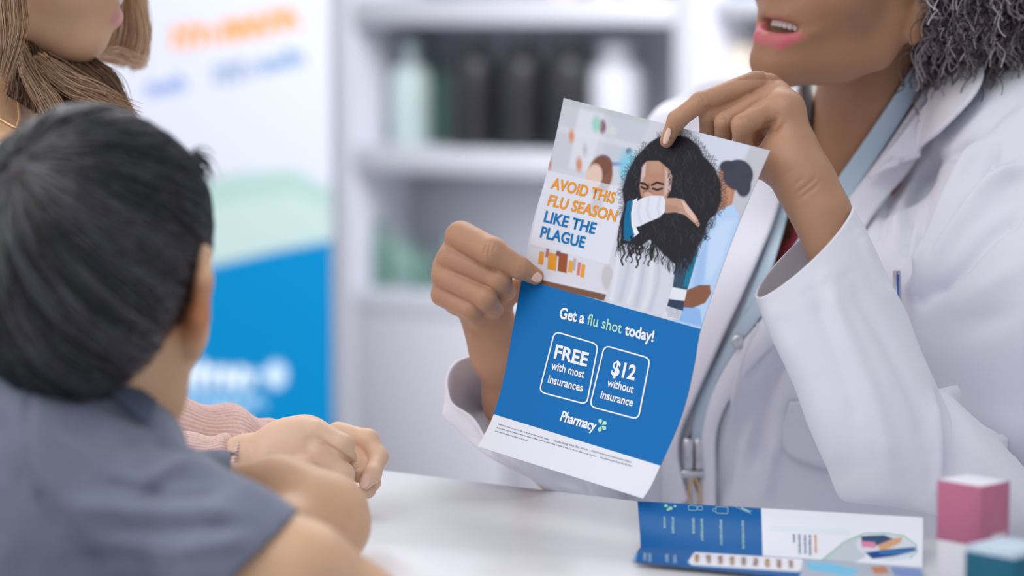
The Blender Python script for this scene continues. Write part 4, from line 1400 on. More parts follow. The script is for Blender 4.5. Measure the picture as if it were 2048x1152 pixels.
CF = [   # drapery seen on the chest, shoulder and upper arm
    ([(1945, 285), (1880, 330), (1850, 420), (1835, 540)], 9, -0.008), ([(1905, 300), (1862, 370), (1842, 470)], 9, 0.005), ([(1880, 310), (1840, 370), (1815, 450), (1800, 520)], 9, -0.006),
    ([(1840, 330), (1810, 400), (1790, 470)], 10, 0.005), ([(1965, 270), (1925, 350), (1880, 450), (1845, 560)], 14, 0.007), ([(1990, 300), (1960, 380), (1890, 480), (1850, 560)], 10, -0.006),
    ([(2048, 330), (1960, 400), (1890, 490), (1835, 575)], 18, 0.011), ([(2048, 430), (1980, 470), (1900, 560), (1850, 600)], 14, -0.007), ([(2048, 520), (1990, 560), (1920, 600)], 24, 0.003),
    ([(2048, 600), (1980, 640), (1900, 660)], 30, -0.003), ([(1800, 350), (1770, 430), (1750, 500)], 8, -0.005), ([(1770, 360), (1745, 430)], 9, 0.004),
    ([(2048, 190), (1990, 230), (1950, 290)], 16, -0.004), ([(1560, 560), (1500, 700), (1470, 820)], 12, 0.006), ([(1620, 600), (1570, 700), (1520, 820), (1500, 960)], 20, -0.008),
    ([(1660, 640), (1630, 760), (1640, 880)], 20, 0.006), ([(1500, 800), (1460, 900), (1440, 1000)], 16, -0.005), ([(1560, 860), (1540, 940), (1530, 1010)], 16, 0.004),
    ([(1320, 210), (1400, 180), (1480, 175)], 10, -0.004), ([(1350, 260), (1430, 220), (1500, 215)], 10, 0.004)]
V = folds(V, [F], [(a, b * 0.9, c * 1.5) for a, b, c in CF])
OPEN = [(1600, 120), (1588, 260), (1572, 372), (1540, 480), (1500, 590), (1450, 700), (1402, 800), (1376, 870), (1372, 930), (1390, 975), (1396, 1010), (1408, 1010), (1416, 940), (1420, 850), (1442, 770),
        (1486, 690), (1558, 600), (1640, 480), (1736, 350), (1800, 240), (1880, 120), (1800, 40), (1650, 40)]
X_, Y_, D_ = proj(V)
q = proj(V[F].mean(1))
N = vnormals(V, [F]); vn = N[F].mean(1)
front = (vn * (V[F].mean(1) - CAM)).sum(1) < 0.15 * np.linalg.norm(V[F].mean(1) - CAM, axis=1)
rem = inside(q[0], q[1], OPEN) & front & (q[2] < 2.42)
rem |= inside(q[0], q[1], [(1600, 60), (1606, 215), (1660, 260), (1740, 250), (1850, 130), (1880, 60)])
Fc = F[~rem]
used = np.unique(Fc); mp = np.full(len(V), -1); mp[used] = np.arange(len(used))
coat = build('lab_coat', V[used], mp[Fc], M_COAT, PH)
solidify(coat, 0.002, -1)
# top worn under the coat
uf = Field()
uf.ops = [(p, k, s) for p, k, s in ct_f.ops]; uf.lo = ct_f.lo; uf.hi = ct_f.hi
V2, F2 = uf.mesh(0.006, 2, off=-0.010)
q = proj(V2[F2].mean(1))
keep = inside(q[0], q[1], [(1525, 478), (1548, 492), (1572, 482), (1600, 440), (1655, 475), (1560, 612), (1490, 700), (1448, 790), (1428, 900), (1412, 1010), (1388, 1010), (1362, 900), (1395, 800)])
vn = vnormals(V2, [F2])[F2].mean(1)
keep &= (vn * (V2[F2].mean(1) - CAM)).sum(1) < 0
F3 = F2[keep]; used = np.unique(F3); mp = np.full(len(V2), -1); mp[used] = np.arange(len(used))
under = build('red_top', V2[used], mp[F3], M_RED, PH); under['label'] = 'dark pink top showing in the coat opening'
solidify(under, 0.0015, -1)


def cloth_ribbon(name, L, R, off, mat_, parent, nu=70, nv=16, bulge=0.0, th=0.0022, bv=None, fb=2.3, it=4, strokes=None, lab=None):
    V, F = ribbon(L, R, bv or coat_bvh, off, fb, nu, nv, it, bulge)
    if strokes: V = folds(V, [F], strokes, front=False)
    # keep the normals toward the viewer
    n = vnormals(V, [F]).mean(0)
    if n @ (V.mean(0) - CAM) > 0: F = F[:, ::-1]
    o = build(name, V, F, mat_, parent)
    solidify(o, th, -1)
    if lab: o['label'] = lab
    return o


# far lapel (image left), near lapel roll and its wide collar
cloth_ribbon('lapel', [(1590, 150), (1520, 200), (1500, 320), (1482, 400), (1440, 520), (1390, 660), (1350, 830), (1330, 940), (1335, 1040)],
             [(1612, 160), (1604, 260), (1576, 372), (1548, 470), (1500, 590), (1445, 710), (1392, 830), (1374, 890), (1378, 940), (1394, 1000)], 0.010, M_COAT, coat, 90, 14, 0.004)
cloth_ribbon('lapel', [(1882, 118), (1800, 244), (1732, 350), (1640, 482), (1556, 604), (1484, 694), (1438, 776), (1416, 860), (1412, 950), (1402, 1040)],
             [(1925, 150), (1850, 290), (1772, 400), (1690, 540), (1600, 640), (1520, 720), (1470, 790), (1442, 860), (1440, 950), (1440, 1040)], 0.006, M_COAT, coat, 80, 10, 0.003)
cloth_ribbon('collar', [(1910, 88), (1872, 132), (1832, 196), (1790, 258), (1755, 312), (1732, 352)],
             [(1955, 104), (1984, 160), (1976, 205), (1934, 252), (1880, 296), (1776, 309)], 0.019, M_COAT, coat, 60, 24, 0.006, th=0.003,
             strokes=[([(1955, 130), (1900, 210), (1830, 270)], 26, 0.003)])
cloth_ribbon('pocket', [(1566, 850), (1574, 905), (1640, 935), (1700, 938)], [(1580, 800), (1640, 800), (1700, 800), (1760, 800)], 0.004, M_COAT, coat, 30, 12)
V, F = lathe(drape_pts(np.array([1488.]), np.array([681.]), coat_bvh, 0.007, 2.2)[0], AX_R, AX_U, -AX_F, [(0.0005, 0.003), (0.004, 0.0034), (0.0062, 0.002), (0.0066, 0), (0.0055, -0.002)], 20)
bt = build('button', V, F, M_METAL, coat); bt['label'] = 'shiny pearl button'


# sleeves
def ring(px, py, D, a, b, ang, dz=0.0, tip=0.0):
    """section: centre, in-picture radius a px along ang, depth radius b m, tilted so its far side sits tip px higher"""
    c, s = math.cos(math.radians(ang)), math.sin(math.radians(ang))
    u = (c * AX_R - s * AX_U) * px2m(a, D); v = AX_F * b + AX_U * px2m(tip, D) + dz * (s * AX_R + c * AX_U)
    o = P(px, py, D)
    return list(o) + list(u) + list(v)


def wob(n, amp, ph, sh=0.0):
    def f(u, A, V):
        return amp * (np.sin(n * A + ph + 5 * u) * 0.6 + 0.4 * np.sin((n + 2) * A - 3 * u + 1.7 * ph)) * np.clip(u * 4 + 0.15, 0.15, 1)
    return f


# near sleeve: wide cuff, forearm, gathered elbow
secs = [ring(1608, 502, 1.955, 134, 0.050, -43, tip=20), ring(1634, 560, 1.955, 136, 0.052, -42, tip=18), ring(1690, 680, 1.955, 132, 0.055, -38, tip=20), ring(1735, 790, 1.955, 132, 0.056, -28, tip=10),
        ring(1778, 890, 1.958, 132, 0.054, -20, tip=5), ring(1806, 985, 1.965, 120, 0.05, -8), ring(1862, 1020, 1.98, 128, 0.05, 28), ring(1930, 930, 1.995, 170, 0.055, 60), ring(2010, 970, 2.01, 155, 0.055, 62), ring(2110, 1060, 2.04, 140, 0.055, 60)]
V, F = loft(secs, 120, 150, wob(4, 0.0016, 0.6))
SF = [([(1560, 640), (1640, 800), (1690, 960)], 26, 0.004), ([(1655, 560), (1690, 660), (1745, 790), (1790, 930)], 18, 0.004), ([(1625, 590), (1680, 740), (1720, 860)], 16, -0.003),
      ([(1700, 560), (1770, 680), (1830, 800), (1860, 900)], 18, -0.004), ([(1760, 560), (1830, 660), (1850, 690)], 12, 0.005), ([(1862, 730), (1910, 790), (1950, 850), (1965, 940)], 15, 0.008),
      ([(1890, 740), (1950, 785), (2010, 840), (2048, 900)], 15, 0.006), ([(1880, 760), (1900, 850), (1902, 960)], 9, -0.006), ([(1915, 775), (1945, 800), (1985, 880), (1995, 960)], 11, -0.018),
      ([(1960, 780), (2010, 850), (2030, 940)], 9, -0.012), ([(1870, 800), (1880, 900), (1870, 1000)], 12, 0.004), ([(1990, 850), (2020, 920), (2010, 990)], 10, 0.006),
      ([(1860, 710), (1885, 770), (1900, 860), (1900, 950)], 12, -0.014), ([(1600, 470), (1560, 560)], 18, 0.001), ([(1720, 470), (1745, 530), (1765, 560)], 10, 0.003)]
V = folds(V, [F], [(a, b * 0.9, c * 0.9) for a, b, c in SF])
nl = build('sleeve', V, F, M_COAT, coat); solidify(nl, 0.0022, -1)
# stitched hem near the cuff
secs = [ring(1000, 808, 2.12, 118, 0.040, -158, tip=84), ring(1016, 858, 2.135, 126, 0.046, -160, tip=66), ring(1062, 905, 2.17, 136, 0.056, -148, tip=40), ring(1125, 930, 2.22, 148, 0.062, -125, tip=20),
        ring(1200, 940, 2.30, 140, 0.06, -100), ring(1240, 900, 2.36, 115, 0.055, -90), ring(1330, 600, 2.42, 105, 0.055, -75), ring(1390, 330, 2.45, 85, 0.05, -60)]
V, F = loft(secs, 110, 130, wob(4, 0.0025, 2.0))
V = folds(V, [F], [(a, b, c * 1.3) for a, b, c in [([(900, 760), (930, 850), (985, 930)], 12, -0.006), ([(890, 800), (905, 880), (950, 950)], 10, 0.005), ([(945, 760), (975, 850), (1010, 920)], 10, -0.005), ([(930, 945), (1040, 960), (1150, 990)], 12, 0.004),
                   ([(1000, 930), (1080, 990), (1160, 1040)], 14, -0.005)]])
fs = build('sleeve', V, F, M_COAT, coat); solidify(fs, 0.0022, -1)
# trousers, hidden behind the counter
V, F = lg.mesh(0.012, 1, off=0.012)
V = V[:]; build('trousers', V, F, M_DARK, PH)

# --- curly hair
hf = Field()
hf.add(hd.ell((0, -0.045, 0.065), (0.105, 0.105, 0.095)), 0)
hf.add(pell(1950, -40, 2.26, 120, 95, 0.10), 0.05)
hf.add(pell(1915, 10, 2.21, 58, 75, 0.05), 0.03)
hf.add(pell(2050, -20, 2.30, 90, 80, 0.10), 0.05)
hf.add(hd.ell((0, 0.08, -0.035), (0.07, 0.06, 0.085)), 0.02, True)
V, F = hf.mesh(0.005, 2)
mb = MB(); mb.add(V, F, srgb(44, 38, 42))
r = np.random.default_rng(21)


def helix(root, d, L, rad, turns, n=34, grav=0.5):
    t = np.linspace(0, 1, n)[:, None]
    ax = root + d * L * t + np.array([0, 0, -1.0]) * grav * L * t ** 2
    u = np.cross(d, [0.3, 0.2, 0.93]); u /= np.linalg.norm(u); w = np.cross(d, u)
    ph = r.uniform(0, 6.28); a = ph + turns * 2 * np.pi * t
    return ax + rad * np.minimum(1, t * 3) * (np.cos(a) * u + np.sin(a) * w)


NC = vnormals(V, [F])
cols = []; Ps = []; Rs = []
Xv, Yv, Dv = proj(V)
cand = np.where((Yv > -160) & (Xv > 1850) & (Xv < 2150) & ((NC * (V - CAM)).sum(1) < 0.35))[0]
for i in r.choice(cand, 1500):
    n = NC[i] * 0.8 + r.normal(0, 0.35, 3) + np.array([0, 0, -0.5]); n /= np.linalg.norm(n)
    L = r.uniform(0.02, 0.05); rad = r.uniform(0.0025, 0.0055)
    Ps.append(helix(V[i] - NC[i] * 0.004, n, L, rad, r.uniform(1.5, 3.2), grav=r.uniform(0.2, 0.9)))
    g = r.choice([0, 0, 1, 1, 2, 2, 3]); cols.append((srgb(58, 48, 52), srgb(112, 98, 102), srgb(150, 138, 140), srgb(186, 178, 180))[g]); Rs.append(r.uniform(0.00035, 0.0008))
# lowest fringe of curls, over the collar
for k in range(420):
    x = r.uniform(1858, 2075); y = (62 if x > 1905 else 20 + (x - 1835) * 0.6) + r.uniform(-60, 22) - (12 if x > 1990 else 0)
    if x < 1860: y -= 40
    root = P(x, y - 10, r.uniform(2.12, 2.24) + (0.04 if x > 1960 else 0))
    n = np.array([r.normal(0, 0.5), r.normal(0, 0.4), -1.0]); n /= np.linalg.norm(n)
    Ps.append(helix(root, n, r.uniform(0.012, 0.03), r.uniform(0.002, 0.0055), r.uniform(1.2, 2.6), grav=0.2))
    g = r.choice([0, 0, 0, 1, 1, 2, 3]); cols.append((srgb(50, 42, 46), srgb(96, 84, 90), srgb(136, 124, 128), srgb(176, 168, 172))[g]); Rs.append(r.uniform(0.00035, 0.0008))
# locks coming down behind the ear
for k in range(60):
    x = r.uniform(1862, 1900); y = r.uniform(60, 125)
    n = np.array([r.normal(-0.1, 0.3), 0, -1.0]); n /= np.linalg.norm(n)
    Ps.append(helix(P(x, y - 30, r.uniform(2.16, 2.22)), n, r.uniform(0.015, 0.03), r.uniform(0.002, 0.005), r.uniform(1, 2), grav=0.2)); cols.append(srgb(60, 50, 56)); Rs.append(0.0005)
strands(mb, np.array(Ps), np.array(Rs)[:, None] * np.ones((1, 34)), np.array(cols))
hair = mb.build('hair', M_HAIR, PH); hair['label'] = 'curly dark grey hair'

# --- lanyard: two straps meeting at a metal crimp and hook
LY = thing('lanyard', P(1410, 900, 2.2), 'pale blue ribbon lanyard around the neck of the pharmacist', 'lanyard')


def strap(name, L, R, off, fb=2.2):
    return cloth_ribbon(name, L, R, off, M_LAN, LY, 90, 8, 0.0, 0.0008, fb=fb, it=6)


strap('strap', [(1838, 92), (1822, 130), (1740, 262), (1668, 372), (1600, 480), (1538, 570), (1478, 650), (1428, 740), (1398, 800), (1390, 884)],
      [(1885, 92), (1864, 132), (1786, 262), (1718, 372), (1648, 480), (1578, 570), (1514, 650), (1452, 740), (1432, 800), (1432, 884)], 0.004)
strap('strap', [(1596, 165), (1584, 260), (1566, 372), (1545, 450), (1510, 570), (1462, 680), (1415, 780)], [(1606, 165), (1594, 260), (1584, 372), (1572, 450), (1536, 570), (1484, 680), (1440, 780)], 0.003)
cloth_ribbon('edge_trim', [(1604, 160), (1606, 240), (1580, 372), (1545, 480), (1500, 600), (1440, 720)], [(1626, 160), (1624, 240), (1588, 372), (1551, 480), (1506, 600), (1446, 720)], 0.0015, M_DARK, LY, 60, 4, 0, 0.0006)
cloth_ribbon('edge_trim', [(1872, 140), (1790, 268), (1722, 378), (1650, 486)], [(1884, 140), (1802, 268), (1728, 378), (1656, 486)], 0.002, M_DARK, LY, 60, 4, 0, 0.0006)
o = drape_pts(np.array([1411.]), np.array([905.]), coat_bvh, 0.012, 2.2)[0]
for dx in (-0.0095, 0.0005):
    V, F = box_mesh(o, AX_R, AX_F, AX_U, (dx, -0.003, -0.014), (dx + 0.0085, 0.003, 0.014), 0.001)
    build('crimp', V, F, M_METAL, LY, smooth=False)
V, F = box_mesh(o, AX_R, AX_F, AX_U, (-0.012, -0.004, -0.021), (0.011, 0.004, -0.015), 0.001); build('crimp_bar', V, F, M_METAL, LY, smooth=False)
t = np.linspace(0, 2 * np.pi, 30)
V, F = tube(o + AX_U * -0.036 + np.stack([np.sin(t)] * 3, 1) * AX_R * 0.0045 + np.stack([np.cos(t)] * 3, 1) * AX_U * 0.014, 0.0015, 8); build('hook', V, F, M_GOLD, LY)
V, F = tube([o - AX_U * 0.05, o - AX_U * 0.064], [0.005, 0.003], 8); build('swivel', V, F, M_METAL, LY)
# pen in the breast pocket
o = drape_pts(np.array([1814.]), np.array([572.]), coat_bvh, 0.013, 2.15)[0]
pen = thing('pen', o, 'slim clear pen clipped to the breast of the white coat', 'pen')
V, F = tube([o - AX_U * 0.03, o + AX_U * 0.006, o + AX_U * 0.011], [0.0035, 0.0035, 0.003], 12); build('barrel', V, F, M_METAL, pen)
V, F = tube([o + AX_U * 0.008 - AX_F * 0.005, o - AX_U * 0.012 - AX_F * 0.0055], 0.0011, 8); b_ = build('clip', V, F, mat('blue_plastic', srgb(50, 90, 160), 0.3), pen); b_['label'] = 'blue clip'

# ================================================================= mother
MO = thing('person', P(-150, 900, 2.25) * np.array([1, 1, 0]), 'woman in a pink knit cardigan with long brown hair, smiling at the left edge', 'person')
SK2 = srgb(218, 182, 156)
mh = Frame(P(128, -258, 2.12), -80, -30, 0, 1.12)
fb_ = Field()
head_parts(fb_, mh, open_=1.0)
fb_.add(pch([(20, 10, 2.10, 40), (60, 50, 2.10, 36), (125, 86, 2.115, 34), (158, 92, 2.12, 31)]), 0.02)
fb_.add(Chain([mh.pt(0, -0.03, -0.03), P(-10, 120, 2.15), P(-60, 300, 2.17)], (0.052, 0.050, 0.056)), 0.02)
fb_.add(pch([(30, 350, 2.06, 90), (-60, 320, 2.14, 140), (-160, 340, 2.26, 110)]), 0.05)
fb_.add(pell(-110, 700, 2.2, 260, 380, 0.10), 0.05)
fb_.add(Chain([P(-110, 900, 2.2), P(-110, 1300, 2.25)], 0.11), 0.05)
V, F = fb_.mesh(0.0034, 2); parts = [(V, F)]
g = Field(); g1 = Field(); g2 = Field()
# nearer hand: back of the hand up, fingers folded over
g1.add(pch([(636, 866, 1.975, 27), (684, 892, 1.968, 24), (694, 915, 1.985, 18), (676, 925, 2.0, 16)], 0.004), 0)
g1.add(pch([(640, 905, 1.968, 29), (682, 950, 1.966, 26), (686, 972, 1.982, 19), (664, 975, 1.995, 17)], 0.004), 0.0015)
g1.add(pch([(610, 935, 1.966, 29), (652, 978, 1.97, 24), (650, 995, 1.985, 18)], 0.004), 0.0015)
g.add(pch([(300, 928, 2.04, 32), (420, 922, 2.02, 32), (490, 912, 2.004, 38), (560, 897, 1.992, 46), (612, 886, 1.985, 50)], 0.01), 0)
g.add(pell(606, 905, 1.985, 66, 56, 0.020, 25), 0.02)
g.add(g1, 0.004)
V, F = g.mesh(0.0012, 2)
V = folds(V, [F], [([(640, 880), (668, 898), (705, 925)], 4, -0.0022), ([(658, 882), (664, 894)], 7, 0.001), ([(660, 905), (640, 890), (622, 880)], 9, -0.0012), ([(630, 838), (645, 850)], 8, 0.0008), ([(655, 955), (640, 940)], 6, -0.0012)])
parts.append((V, F))
# farther hand wrapped round it
g2.add(pch([(676, 866, 2.03, 22), (736, 880, 2.022, 21), (758, 914, 2.012, 18), (745, 948, 1.992, 17), (731, 966, 1.982, 13.5)], 0.004), 0)
g2.add(pch([(690, 878, 2.03, 22), (728, 905, 2.024, 20), (736, 940, 2.012, 16), (715, 952, 2.0, 14)], 0.004), 0.0012)
g2.add(pch([(690, 905, 2.02, 18), (722, 945, 2.015, 18), (745, 965, 2.008, 15), (736, 982, 2.0, 13), (705, 990, 1.99, 13)], 0.004), 0.0012)
g2.add(pch([(672, 935, 1.998, 12), (700, 934, 1.982, 10), (708, 931, 1.978, 8)], 0.003), 0.001)
g2.add(pch([(300, 900, 2.16, 62), (480, 905, 2.1, 46), (600, 900, 2.06, 44), (680, 885, 2.035, 32)], 0.01), 0.008)
V, F = g2.mesh(0.0012, 2); parts.append((V, F))
V, F = join_bodies(parts)
C = skin_cols(V, SK2, None, 2)
q = mh.loc(V); C[(np.abs(q).max(1) < 0.2)] = np.array(srgb(206, 164, 132))
C = lip_colour(mh, V, C, srgb(210, 150, 142), 1.0, 0.028, 1.2)
build('body', V, F, M_SKIN, MO, C)
nail(731, 963, 1.9715, 118, 27, 17, MO, (0, 0.1))
tv = MB()
for i in range(-4, 5):
    a = i * 0.16
    c = mh.pt(0.024 * math.sin(a * 1.35), 0.0585 + 0.024 * math.cos(a * 1.35) + 0.0015, -0.0635)
    th = np.linspace(0, 2 * np.pi, 13)[:-1]; ph = np.linspace(0.05, np.pi - 0.05, 8)
    T_, H_ = np.meshgrid(ph, th, indexing='ij')
    qq = np.stack([0.0032 * np.sin(T_) * np.cos(H_), 0.0018 * np.sin(T_) * np.sin(H_), 0.0048 * np.sign(np.cos(T_)) * np.abs(np.cos(T_)) ** 0.6], -1)
    qq = qq @ np.array(Matrix.Rotation(-a * 1.35, 3, 'Z')).T
    tv.add(c + (qq * mh.s).reshape(-1, 3) @ mh.R.T, grid_faces(8, 12, True))
tv.build('teeth', M_TEETH, MO, color=False)
# clothes
cf = Field()
cf.add(pch([(45, 385, 2.06, 92), (-60, 350, 2.14, 145), (-170, 370, 2.27, 112)], 0.02), 0)
cf.add(pell(-110, 720, 2.2, 290, 400, 0.12), 0.05)
cf.add(Chain([P(-110, 900, 2.2), P(-110, 1300, 2.25)], 0.13), 0.05)
cf.add(pch([(60, 400, 2.05, 105), (30, 700, 2.05, 110), (60, 850, 2.08, 110)], 0.03), 0.03)
cf.add(pch([(-170, 380, 2.3, 100), (-60, 700, 2.36, 100), (100, 860, 2.3, 100)], 0.03), 0.03)
V, F = cf.mesh(0.006, 2)
q = proj(V[F].mean(1)); vn = vnormals(V, [F])[F].mean(1)
cut = inside(q[0], q[1], [(-120, 100), (-60, 290), (5, 262), (48, 222), (62, 130), (0, 40)]) & (q[2] < 2.2)
Fk = F[~cut]; used = np.unique(Fk); mp = np.full(len(V), -1); mp[used] = np.arange(len(used))
KN = srgb(222, 190, 184)
cg = build('cardigan', V[used], mp[Fk], M_KNIT, MO, KN); solidify(cg, 0.003, -1)
mo_bvh = bvh_of(V, F)
cloth_ribbon('white_top', [(-30, 300), (10, 276), (50, 236), (62, 205)], [(-30, 330), (25, 306), (70, 262), (84, 226)], 0.004, M_COAT, MO, 30, 8, bv=mo_bvh, fb=2.05)


def knit_loft(name, secs, ribs, amp, nlen=160, nseg=220, lump=None):
    rib = lambda u, A, V: amp * np.cos(ribs * A + 2.0 * np.sin(5 * u)) + (lump(u, A) if lump else 0)
    V, F = loft(secs, nseg, nlen, rib)
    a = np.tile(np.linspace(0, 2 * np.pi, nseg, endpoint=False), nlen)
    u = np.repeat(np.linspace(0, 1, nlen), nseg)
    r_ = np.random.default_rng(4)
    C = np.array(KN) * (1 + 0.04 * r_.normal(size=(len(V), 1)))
    C = C * (1 - 0.16 * (np.cos(ribs * a + 2.0 * np.sin(5 * u)) < -0.2))[:, None]  # shade between the ribs put into the knit colour
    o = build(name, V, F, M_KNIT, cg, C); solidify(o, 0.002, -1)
    return o


def lump(u, A):
    return 0.006 * np.exp(-((u - 0.66) / 0.10) ** 2) + 0.004 * np.sin(26 * u + 1.5 * np.sin(A)) * np.clip(u * 2, 0, 1) + 0.0035 * np.exp(-((u - 0.9) / 0.06) ** 2)


knit_loft('sleeve', [ring(60, 800, 2.12, 105, 0.045, -100), ring(200, 830, 2.12, 96, 0.040, -82), ring(330, 868, 2.12, 84, 0.036, -78), ring(430, 886, 2.10, 74, 0.031, -78), ring(500, 896, 2.08, 56, 0.026, -76), ring(548, 900, 2.07, 44, 0.020, -74), ring(566, 900, 2.065, 40, 0.018, -74)], 52, 0.0007, lump=lump)
knit_loft('sleeve', [ring(60, 900, 2.06, 105, 0.040, -92), ring(200, 925, 2.05, 80, 0.036, -85), ring(330, 925, 2.04, 62, 0.030, -82), ring(420, 922, 2.02, 52, 0.026, -82), ring(462, 918, 2.01, 46, 0.022, -78), ring(486, 914, 2.006, 44, 0.021, -76)], 46, 0.0007,
          lump=lambda u, A: 0.003 * np.sin(30 * u) * u)
lg = Field()
for dx in (-60, 70):
    a = P(-110 + dx, 1290, 2.25 - dx * 0.0003); b = a.copy(); b[2] = 0.06
    lg.add(Chain([a, (a + b) / 2, b], (0.085, 0.062, 0.042), 0.02), 0.02); lg.add(Chain([b - [0, 0, 0.02], b + [0.14, 0.04, -0.03]], (0.035, 0.028)), 0.02)
V, F = lg.mesh(0.012, 1); build('trousers', V, F, M_DARK, MO)


# hair
def lock(mb, guides, n, npt, rad, cA, cB, jit=0.003, rs=1, under=True, thick=0.01, droop=0.0):
    """guides: list of photo polylines (px,py,D) side by side; strands run between neighbouring guides"""
    r = np.random.default_rng(rs)
    G = np.stack([spline(g_, npt) for g_ in guides])            # k,npt,3
    k = len(G)
    s = r.uniform(0, k - 1 - 1e-6, n); i = s.astype(int); f = (s - i)[:, None, None]
    Q = G[i] * (1 - f) + G[i + 1] * f
    Wd = P(Q[..., 0], Q[..., 1], Q[..., 2])
    t = np.linspace(0, 1, npt)
    off = r.normal(0, jit, (n, 3))[:, None, :] * (0.35 + 0.65 * t)[None, :, None]
    ph = r.uniform(0, 6.28, (n, 3)); fr_ = r.uniform(2, 6, (n, 1))
    wav = np.stack([np.sin(fr_ * t * 2 + ph[:, d:d + 1]) for d in range(3)], -1) * jit * 0.5
    Wd = Wd + off + wav
    Wd += AX_F * (r.uniform(-thick / 2, thick / 2, n))[:, None, None]
    Rr = rad * r.uniform(0.6, 1.3, (n, 1)) * (1 - 0.65 * t ** 3)[None]
    m = r.random((n, 1)); C = np.array(cA) * m + np.array(cB) * (1 - m)
    strands(mb, Wd, Rr, C)
    if under:
        sv = np.linspace(0, k - 1 - 1e-6, 18); i = sv.astype(int); f = (sv - i)[:, None, None]
        Q = G[i] * (1 - f) + G[i + 1] * f
        Wd = P(Q[..., 0], Q[..., 1], Q[..., 2] + 0.004)
        mb.add(Wd.reshape(-1, 3), grid_faces(18, npt), np.array(cA) * 0.6 + np.array(cB) * 0.1)
        mb.add((Wd + AX_F * thick).reshape(-1, 3), grid_faces(18, npt), np.array(cA) * 0.5)


mb = MB()
hfm = Field()
hfm.add(mh.ell((0, -0.03, 0.05), (0.086, 0.104, 0.088)), 0)
hfm.add(Chain([mh.pt(0, -0.07, 0.0), P(-70, 60, 2.14), P(-90, 300, 2.16)], (0.06, 0.05, 0.04)), 0.03)
hfm.add(mh.ell((0.0, 0.075, -0.02), (0.07, 0.06, 0.10)), 0.01, True)
V, F = hfm.mesh(0.005, 2); mb.add(V, F, srgb(112, 80, 58))
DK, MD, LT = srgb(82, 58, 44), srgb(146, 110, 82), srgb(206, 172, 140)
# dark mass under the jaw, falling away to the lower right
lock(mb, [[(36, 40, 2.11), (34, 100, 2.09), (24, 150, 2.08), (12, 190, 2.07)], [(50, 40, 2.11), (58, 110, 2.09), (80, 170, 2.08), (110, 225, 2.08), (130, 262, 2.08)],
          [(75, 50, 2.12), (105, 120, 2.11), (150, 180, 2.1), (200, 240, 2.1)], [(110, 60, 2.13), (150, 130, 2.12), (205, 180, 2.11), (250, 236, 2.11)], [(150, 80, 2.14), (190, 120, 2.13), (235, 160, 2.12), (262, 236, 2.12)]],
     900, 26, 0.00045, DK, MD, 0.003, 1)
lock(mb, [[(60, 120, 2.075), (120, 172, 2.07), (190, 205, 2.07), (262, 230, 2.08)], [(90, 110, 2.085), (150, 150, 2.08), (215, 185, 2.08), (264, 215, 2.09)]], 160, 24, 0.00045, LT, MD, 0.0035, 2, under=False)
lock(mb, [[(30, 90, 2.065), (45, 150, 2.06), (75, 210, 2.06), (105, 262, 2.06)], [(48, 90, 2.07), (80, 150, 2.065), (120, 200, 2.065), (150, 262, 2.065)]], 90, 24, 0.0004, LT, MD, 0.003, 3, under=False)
# locks beyond the chin, back light put into their pale colour
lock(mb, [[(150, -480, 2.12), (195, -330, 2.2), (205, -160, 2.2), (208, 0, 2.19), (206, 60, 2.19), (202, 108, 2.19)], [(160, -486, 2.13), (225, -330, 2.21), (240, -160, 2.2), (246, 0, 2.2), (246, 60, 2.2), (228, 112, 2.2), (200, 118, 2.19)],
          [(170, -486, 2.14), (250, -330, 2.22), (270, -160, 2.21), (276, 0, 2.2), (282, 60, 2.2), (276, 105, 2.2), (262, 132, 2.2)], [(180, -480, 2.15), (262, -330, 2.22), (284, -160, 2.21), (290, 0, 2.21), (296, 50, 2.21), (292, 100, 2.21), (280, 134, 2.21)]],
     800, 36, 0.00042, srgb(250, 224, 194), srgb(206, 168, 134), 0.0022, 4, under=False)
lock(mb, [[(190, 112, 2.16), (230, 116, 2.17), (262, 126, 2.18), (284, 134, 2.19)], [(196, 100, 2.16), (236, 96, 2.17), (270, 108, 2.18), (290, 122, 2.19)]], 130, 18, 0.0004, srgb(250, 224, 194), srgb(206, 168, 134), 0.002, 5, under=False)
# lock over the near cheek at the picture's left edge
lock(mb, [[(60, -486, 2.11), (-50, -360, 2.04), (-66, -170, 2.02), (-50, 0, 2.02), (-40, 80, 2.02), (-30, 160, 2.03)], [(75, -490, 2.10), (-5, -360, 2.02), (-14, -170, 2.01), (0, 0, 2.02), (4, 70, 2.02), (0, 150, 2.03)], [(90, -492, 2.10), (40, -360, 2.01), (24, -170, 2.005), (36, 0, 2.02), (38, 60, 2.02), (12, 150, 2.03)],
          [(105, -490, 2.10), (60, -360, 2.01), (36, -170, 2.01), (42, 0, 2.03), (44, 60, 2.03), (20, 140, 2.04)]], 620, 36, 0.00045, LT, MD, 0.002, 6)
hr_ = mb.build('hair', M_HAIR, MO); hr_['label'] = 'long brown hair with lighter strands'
# necklace
NK = thing('necklace', P(30, 262, 2.03), 'fine gold necklace on the smiling woman at the left edge', 'necklace')
bd = mo_bvh
for pl in ([(-40, 215), (0, 242), (20, 254), (32, 260)], [(6, 165), (20, 178), (32, 205), (36, 240), (33, 260)]):
    s = spline(pl, 46)
    bvs = bvh_of(*fb_.mesh(0.008, 1)) if 'bvs' not in globals() else bvs
    Q = drape_pts(s[:, 0], s[:, 1], bvs, 0.002, 2.05)
    m = MB()
    for i, c in enumerate(Q):
        u_, v_ = np.meshgrid(np.linspace(0, np.pi, 6), np.linspace(0, 2 * np.pi, 8, endpoint=False), indexing='ij')
        m.add((c + 0.0011 * np.stack([np.sin(u_) * np.cos(v_), np.sin(u_) * np.sin(v_), np.cos(u_)], -1)).reshape(-1, 3), grid_faces(6, 8, True))
    m.build('chain', M_GOLD, NK, color=False)

